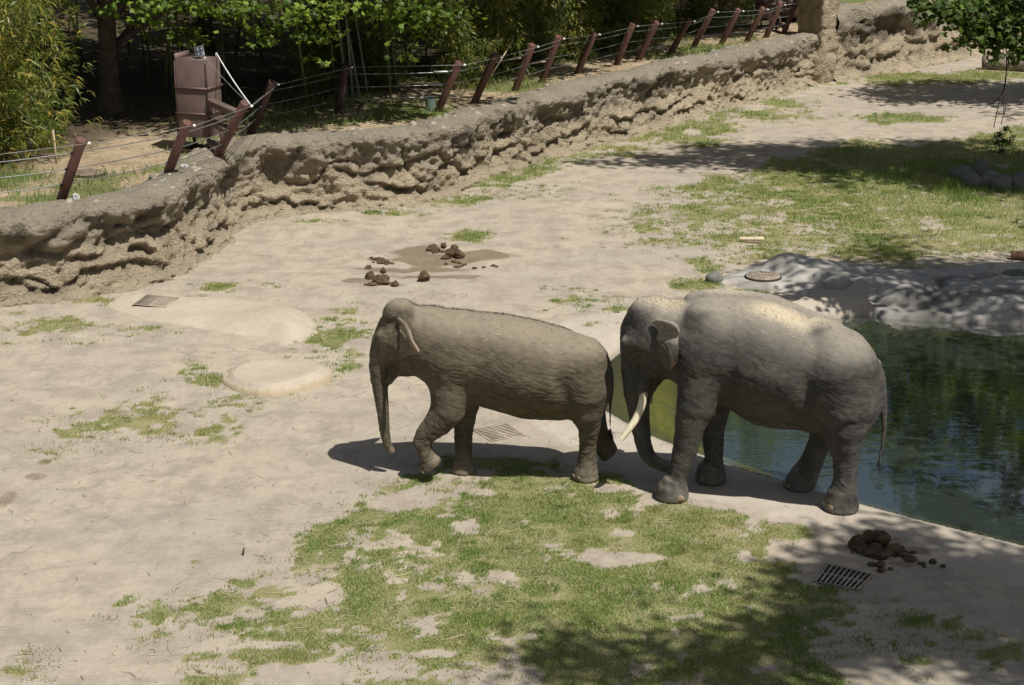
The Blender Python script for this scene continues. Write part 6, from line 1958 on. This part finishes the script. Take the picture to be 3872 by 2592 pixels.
def male():
    fr = fM
    top = [(560, 135), (600, 118), (660, 85), (740, 62), (820, 66), (900, 70), (1050, 78), (1150, 95), (1250, 132), (1350, 182), (1450, 224), (1530, 254), (1650, 316), (1750, 400), (1820, 500), (1860, 600)]
    bot = [(560, 650), (640, 720), (740, 790), (860, 812), (930, 868), (1000, 918), (1100, 958), (1250, 976), (1360, 982), (1450, 1000), (1600, 980), (1720, 900), (1800, 800), (1860, 700)]
    wid = [(560, .40), (650, .52), (760, .60), (900, .66), (1100, .75), (1300, .74), (1500, .68), (1650, .58), (1780, .42), (1860, .24)]
    us, zc, zr, w = fr.outline(top, bot, wid, np.linspace(580, 1640, 22), 0)
    m = fr.m
    at = fr.at
    C = {}
    vn, vf = -0.36, 0.34
    C['neck'] = fr.chain([(430, 330, 0, 215), (560, 380, 0, 235), (720, 430, 0, 290)])
    C['trunk'] = fr.chain([(270, 470, 0, 88), (268, 560, 0, 86), (274, 640, 0, 84), (280, 720, 0, 82), (296, 820, 0, 72), (306, 920, 0, 66), (318, 1000, 0, 60), (333, 1075, 0, 54),
                           (362, 1135, 0, 49), (410, 1178, 0, 45), (465, 1200, 0, 41), (520, 1208, 0, 38), (560, 1206, .02, 32)])
    C['jaw'] = fr.chain([(450, 520, 0, 120), (430, 585, 0, 68), (395, 650, 0, 45), (372, 720, 0, 24), (362, 770, 0, 12)])
    C['fn'] = fr.chain([(715, 470, vn + .14, 200), (710, 640, vn + .04, 158), (675, 800, vn, 136), (640, 900, vn - .02, 108), (617, 1000, vn - .02, 90), (598, 1090, vn - .02, 82),
                        (570, 1190, vn - .02, 70), (548, 1260, vn - .02, 64), (524, 1320, vn - .02, 88), (514, 1365, vn - .02, 108), (512, 1392, vn - .02, 112)])
    C['ff'] = fr.chain([(800, 700, vf - .1, 140), (806, 850, vf, 80), (780, 950, vf, 76), (777, 1050, vf, 73), (784, 1140, vf, 63), (776, 1200, vf, 78), (766, 1240, vf, 100), (764, 1268, vf, 106)])
    C['rn'] = fr.chain([(1590, 600, vn + .06, 255), (1620, 800, vn, 185), (1622, 930, vn, 150), (1622, 1040, vn, 116), (1630, 1150, vn, 85), (1629, 1250, vn, 75), (1622, 1330, vn, 82),
                        (1608, 1395, vn, 102), (1602, 1440, vn, 112), (1602, 1462, vn, 114)])
    C['rf'] = fr.chain([(1520, 850, vf - .05, 150), (1480, 1010, vf, 80), (1440, 1110, vf, 74), (1405, 1190, vf, 78), (1360, 1260, vf, 94), (1338, 1310, vf, 104), (1334, 1342, vf, 108)])
    C['tail'] = fr.chain([(1805, 560, 0, 64), (1845, 650, 0, 46), (1868, 720, 0, 30), (1878, 850, 0, 21), (1880, 950, 0, 17), (1868, 1060, 0, 13), (1852, 1150, 0, 9), (1846, 1180, 0, 6)])
    C['spine'] = fr.chain([(640, 120, .02, 40), (740, 92, .02, 36), (900, 98, .02, 34), (1050, 108, .02, 34), (1150, 125, .02, 34), (1250, 162, .02, 34), (1350, 212, .02, 36), (1450, 252, .02, 38), (1560, 300, .02, 44)])
    rump = (at(1618, 655, 0), (222 * m, .64, 365 * m))
    dome = [(at(350, 235, -.13), (125 * m, .24, 125 * m)), (at(385, 228, .14), (125 * m, .24, 125 * m))]
    skull = (at(330, 350, 0), (150 * m, .36, 200 * m))
    cheek = (at(430, 490, -.08), (112 * m, .30, 130 * m))
    brow = fr.chain([(222, 402, -.29, 32), (300, 410, -.345, 36), (390, 450, -.36, 30)])
    sgroove = fr.chain([(845, 380, -.72, 30), (880, 520, -.76, 32), (890, 660, -.74, 34), (850, 790, -.66, 34)])
    groove = fr.chain([(300, 480, -.40, 20), (318, 560, -.40, 24), (345, 640, -.36, 20)])
    lid = fr.chain([(232, 440, -.315, 20), (262, 452, -.325, 18)])
    foreh = fr.chain([(275, 235, -.10, 50), (262, 300, -.02, 70), (268, 400, -.02, 80)])
    socket = fr.chain([(335, 600, -.17, 60), (325, 680, -.20, 48), (318, 715, -.21, 40)])
    hip = fr.chain([(1500, 345, -.28, 70), (1560, 470, -.40, 100)])
    shoulder = fr.chain([(700, 250, -.33, 95), (780, 420, -.42, 100), (830, 600, -.42, 70)])
    bulge = (at(395, 545, -.29), (75 * m, .13, 80 * m))
    def sdf(P):
        P = P.astype(np.float32)
        q = P
        d = smin(sd_loft(q, us, zc - .015, zr * .965, w, 2.0), sd_ell(P, *rump, .36), .16)
        d = smin(d, sd_chain(P, *C['spine'], flat=.8), .09)
        d = smin(d, sd_chain(P, *hip, flat=1.2), .2)
        d = smin(d, sd_chain(P, *shoulder, flat=1.2), .16)
        d = smax(d, -sd_ell(P, at(1395, 790, -.86), (60 * m, .22, 190 * m)), .16)
        d = smax(d, -sd_chain(P, *sgroove), .12)
        d = smin(d, sd_chain(P, *C['neck'], flat=.9), .15)
        hd = sd_ell(P, *skull)
        for c, r in dome: hd = smin(hd, sd_ell(P, c, r), .05)
        hd = smin(hd, sd_ell(P, *cheek), .08)
        hd = smin(hd, sd_chain(P, *foreh, flat=.7), .06)
        hd = smin(hd, sd_chain(P, *brow), .07)
        hd = smin(hd, sd_chain(P, *lid), .03)
        hd = smin(hd, sd_chain(P, *C['trunk'], flat=.85), .10)
        hd = smin(hd, sd_chain(P, *socket), .06)
        ms = socket[0]; m2 = [np.array((p[0], -p[1], p[2])) for p in ms]
        hd = smin(hd, sd_chain(P, m2, socket[1]), .06)
        hd = smin(hd, sd_ell(P, *bulge), .06)
        hd = smin(hd, sd_chain(P, *C['jaw'], flat=.8), .05)
        # hollow of the temple
        hd = smax(hd, -sd_ell(P, at(315, 345, -.45), (95 * m, .19, 52 * m), -.25), .06)
        hd = smax(hd, -sd_chain(P, *groove), .05)
        hd = smin(hd, sd_chain(P, *brow), .05)
        d = smin(d, hd, .08)
        d = smin(d, sd_chain(P, *C['fn']), .10)
        d = smin(d, sd_chain(P, *C['ff']), .09)
        d = smin(d, sd_chain(P, *C['rn']), .12)
        d = smin(d, sd_chain(P, *C['rf']), .09)
        d = smin(d, sd_chain(P, *C['tail']), .05)
        return smax(d, 0.003 - P[:, 2], .03)
    lo = (at(110, 600)[0], -.95, -.03); hi = (at(1990, 600)[0], .92, at(740, 40)[2] + .1)
    def fields(P, N_):
        tt, td = chain_param(P, *C['trunk'])
        wt = sstep(.05, -.02, td) * sstep(at(0, 560)[2], at(0, 700)[2], P[:, 2])
        out = []
        Q = warp(P, 5, .045)
        out.append((wt, np.stack((tt * 26, P[:, 1] * 4, P[:, 0] * 4), 1), .005, 1.8))
        wl = np.zeros(len(P))
        for k in ('fn', 'ff', 'rn', 'rf'):
            t2, d2 = chain_param(P, *C[k])
            w_ = sstep(.06, 0, d2) * sstep(1.2, .8, P[:, 2]) * (1 - wt)
            q = np.stack((t2 * 27 + 2.4 * noise(P * 5), Q[:, 0] * 8, Q[:, 1] * 8), 1)
            out.append((w_ * .9, q, .0056, 1.7)); wl = np.maximum(wl, w_)
        head = sstep(at(600, 0)[0], at(480, 0)[0], P[:, 0])
        wb = (1 - wt) * (1 - wl) * (1 - head)
        side = .3 + .7 * sstep(.9, .2, N_[:, 2])
        out.append((wb * side, rot2(Q, -.3) * np.array((3.0, 4, 24)), .0030, 2.6))
        out.append((wb * side * .7, rot2(Q, 1.0) * np.array((3.5, 4, 24)), .0028, 2.6))
        out.append((head * (1 - wt), Q * np.array((22, 14, 22)), .0035, 1.5))
        return out
    def dust_and_light(P, N_): return sstep(.3, .9, N_[:, 2]) * .8 + .3 * sstep(.3, .0, P[:, 2])
    def saw(P, N_):
        up = sstep(.45, .85, N_[:, 2])
        a = np.exp(-(((P[:, 0] - at(1230, 220)[0]) / .60) ** 2 + ((P[:, 1] + .26) / .22) ** 2)) * 1.1
        b = np.exp(-(((P[:, 0] - at(1480, 280)[0]) / .30) ** 2 + ((P[:, 1] + .18) / .16) ** 2)) * .95
        c = sstep(at(700, 0)[0], at(560, 0)[0], P[:, 0]) * np.exp(-((P[:, 1]) / .34) ** 2) * .95 * (P[:, 2] > 1.4)
        d = np.exp(-(((P[:, 0] - at(880, 100)[0]) / .6) ** 2 + ((P[:, 1] + .0) / .14) ** 2)) * .7
        return up * np.clip(np.maximum(np.maximum(a, b), np.maximum(c, d)), 0, 1) * .9
    def pink(P, N_): return np.zeros(len(P))
    skin = skin_mat("grey elephant skin", (0.098, 0.090, 0.077), (0.064, 0.060, 0.053), (0.285, 0.252, 0.200), (0.47, 0.395, 0.27), .5)
    root, body, V, F, Nn = build_elephant("elephant", fr, sdf, lo, hi, skin,
        "large grey bull elephant with a long ivory tusk standing at the edge of the pond", None, fields, dust_and_light, saw, pink, h=.022)
    e0, e1 = at(420, 300)[0], at(575, 300)[0]
    zt, zb = at(0, 260)[2], at(0, 560)[2]
    def vfun(uu, zz):
        s = np.clip((uu - e0) / (e1 - e0), -.3, 1.2)
        t = np.clip((zz - zb) / (zt - zb), -.2, 1.2)
        return fs(uu, zz) - .025 - .14 * np.clip(s, 0, 1.2) - .02 * np.sin(uu * 16 + 1) + .07 * sstep(.72, 1.0, s) * (1 - t)
    fs = front_surface(sdf, (e0 - .12, zb - .1), (e1 + .1, zt + .1))
    roll = []
    for x_, y_, dv in ((388, 268, .02), (425, 254, .03), (470, 252, .04), (520, 254, .045), (552, 270, .04), (568, 305, .03)):
        p = at(x_, y_, -.45); p[1] = vfun(np.array([p[0]]), np.array([p[2]]))[0] - dv; roll.append(p)
    V_, F_, g_ = ear_mesh(fr, [(392, 262), (430, 248), (520, 246), (556, 262), (572, 300), (574, 360), (577, 430), (566, 480), (538, 510), (505, 566), (480, 548), (448, 492), (425, 430), (418, 370), (428, 310)],
                          vfun, .009, [(roll, [.018, .028, .03, .03, .03, .02])], h=.014, amp=.003)
    t_ = np.clip(.5 + .5 * noise(V_ * 25), 0, 1)
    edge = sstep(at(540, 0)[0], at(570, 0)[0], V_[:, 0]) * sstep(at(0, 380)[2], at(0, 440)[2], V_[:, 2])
    rl = sstep(at(0, 305)[2], at(0, 275)[2], V_[:, 2]); A = {"crease": g_ * .4 * (1 - rl), "dust_and_light": .2 * t_ + .8 * rl, "sawdust": t_ * 0, "pink": .9 * edge}  # skylight on the rolled ear top put into the colour through this mask
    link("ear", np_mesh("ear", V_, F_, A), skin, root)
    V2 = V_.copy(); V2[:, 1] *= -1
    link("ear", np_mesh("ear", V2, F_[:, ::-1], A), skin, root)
    # tusk
    iv, nt, out = new_mat("ivory"); N = NT(nt)
    co = N.coord()
    st = N.noise(N.map(co, (1, 1, .25)), 30, 5, .7)
    al = N.attr("along")
    c = N.mix(N.ramp(st, .35, .7), (0.62, 0.54, 0.36), (0.74, 0.68, 0.52))
    c = N.mix(N.math('MULTIPLY', N.ramp(al, .45, .0), N.ramp(N.noise(co, 22, 5, .7), .38, .6)), c, (0.42, 0.31, 0.17))
    nt.links.new(N.bsdf(c, .38, N.bump(st, .2, .004), 0, .45).outputs[0], out.inputs[0])
    tp, tr = fr.chain([(322, 690, -.21, 27), (328, 735, -.235, 27), (318, 800, -.27, 27), (296, 862, -.31, 25.5), (268, 915, -.35, 24), (236, 960, -.39, 22), (206, 1000, -.42, 20), (186, 1026, -.44, 18)])
    sp = smooth_line(np.array(tp), 4); sr = np.interp(np.arange(len(sp)), np.arange(0, len(sp), 4), tr)
    b = MB().tube(sp, sr, 16)
    # blunt, slightly hollowed tip
    end = sp[-1]; dirn = sp[-1] - sp[-2]; dirn /= np.linalg.norm(dirn)
    V0 = np.concatenate(b.V); V0[-1] = end - dirn * .03; b.V = [V0]
    al_ = np.concatenate((np.repeat(np.linspace(0, 1, len(sp)), 16), [0, 1]))
    tk = link("tusk", b.mesh("tusk", {"along": al_}), iv, root); shade_auto(tk, 50)
    # stub of the other tusk behind the lip
    tp, tr = fr.chain([(350, 690, .20, 24), (366, 740, .22, 22), (372, 790, .24, 18)])
    b = MB().tube(tp, tr, 14)
    tk = link("tusk", b.mesh("tusk", {"along": np.concatenate((np.repeat((0, .15, .3), 14), [0, .3]))}), iv, root); shade_auto(tk, 50)
    for x, y, v, r in ((430, 1372, vn - .02, 38), (463, 1394, vn - .13, 42), (560, 1410, vn - .2, 36), (412, 1350, vn + .08, 30)):
        nail(fr, root, MAT_NAIL, at(x, y, v), r * m, .3 if x < 440 else 1.1 if x < 500 else 1.6)
    for x, y, v, r in ((676, 1252, vf - .06, 30), (700, 1272, vf - .14, 30)):
        nail(fr, root, MAT_NAIL, at(x, y, v), r * m, .6)
    for x, y, v, r in ((1500, 1440, vn - .05, 30), (1530, 1464, vn - .15, 32)):
        nail(fr, root, MAT_NAIL, at(x, y, v), r * m, .7)
    for x, y, v, r in ((1240, 1312, vf - .05, 30), (1262, 1332, vf - .12, 30)):
        nail(fr, root, MAT_NAIL, at(x, y, v), r * m, .7)
    fs2 = front_surface(sdf, (at(190, 0)[0], at(0, 540)[2]), (at(340, 0)[0], at(0, 400)[2]))
    for s in (-1, 1):
        bm = bmesh.new(); bmesh.ops.create_uvsphere(bm, u_segments=12, v_segments=8, radius=.034)
        me = bpy.data.meshes.new("eye"); bm.to_mesh(me); bm.free()
        e = link("eye", me, MAT_EYE, root); p = at(246, 462, -.31); ev = fs2(np.array([p[0]]), np.array([p[2]]))[0] + .004; e.location = (p[0], ev * -s, p[2])
    hair_tuft("tail_tuft", MAT_HAIR, root, [C['tail'][0][-1], C['tail'][0][-1] + np.array((0, 0, .04))], 26, .13, .16, 8)
    pts = V[(Nn[:, 2] > .7) & (np.abs(V[:, 1]) < .25) & (V[:, 0] < at(600, 0)[0])]
    hair_tuft("back_hair", MAT_BRIS, root, pts, 350, .018, .5, 9, (0.2, 0, .9))
    return root, V, Nn

ELE_F = female()
ELE_M = male()

# ---------------------------------------------------------------- straw lying on the backs of the animals
def back_straw(ele, n, label, umin, umax, seed, L=(.03, .09)):
    root, V, Nn = ele
    rs = np.random.default_rng(seed)
    k = np.where((Nn[:, 2] > .55) & (V[:, 2] > V[:, 2].max() * .72) & (V[:, 0] > umin) & (V[:, 0] < umax))[0]
    k = rs.choice(k, n)
    c, s = math.cos(root.rotation_euler.z), math.sin(root.rotation_euler.z)
    def W(P, t=True):
        Q = np.column_stack((P[:, 0] * c - P[:, 1] * s, P[:, 0] * s + P[:, 1] * c, P[:, 2]))
        return Q + np.array(root.location) if t else Q
    P, N_ = W(V[k]), W(Nn[k], False)
    col = col_mix(rs, n, ((0.42, 0.35, 0.25), (0.34, 0.27, 0.17), (0.13, 0.10, 0.07)), (.5, .25, .25), .2)
    slivers("straw", P + N_ * .008, rs.uniform(*L, n), rs.uniform(.003, .0055, n), rs, col, label, .25, N_)
back_straw(ELE_F, 260, "pale straw scattered over the back of the walking elephant", -.9, 1.1, 3)
back_straw(ELE_M, 170, "straw bits lying on the head and back of the bull elephant", -1.6, 1.0, 4)
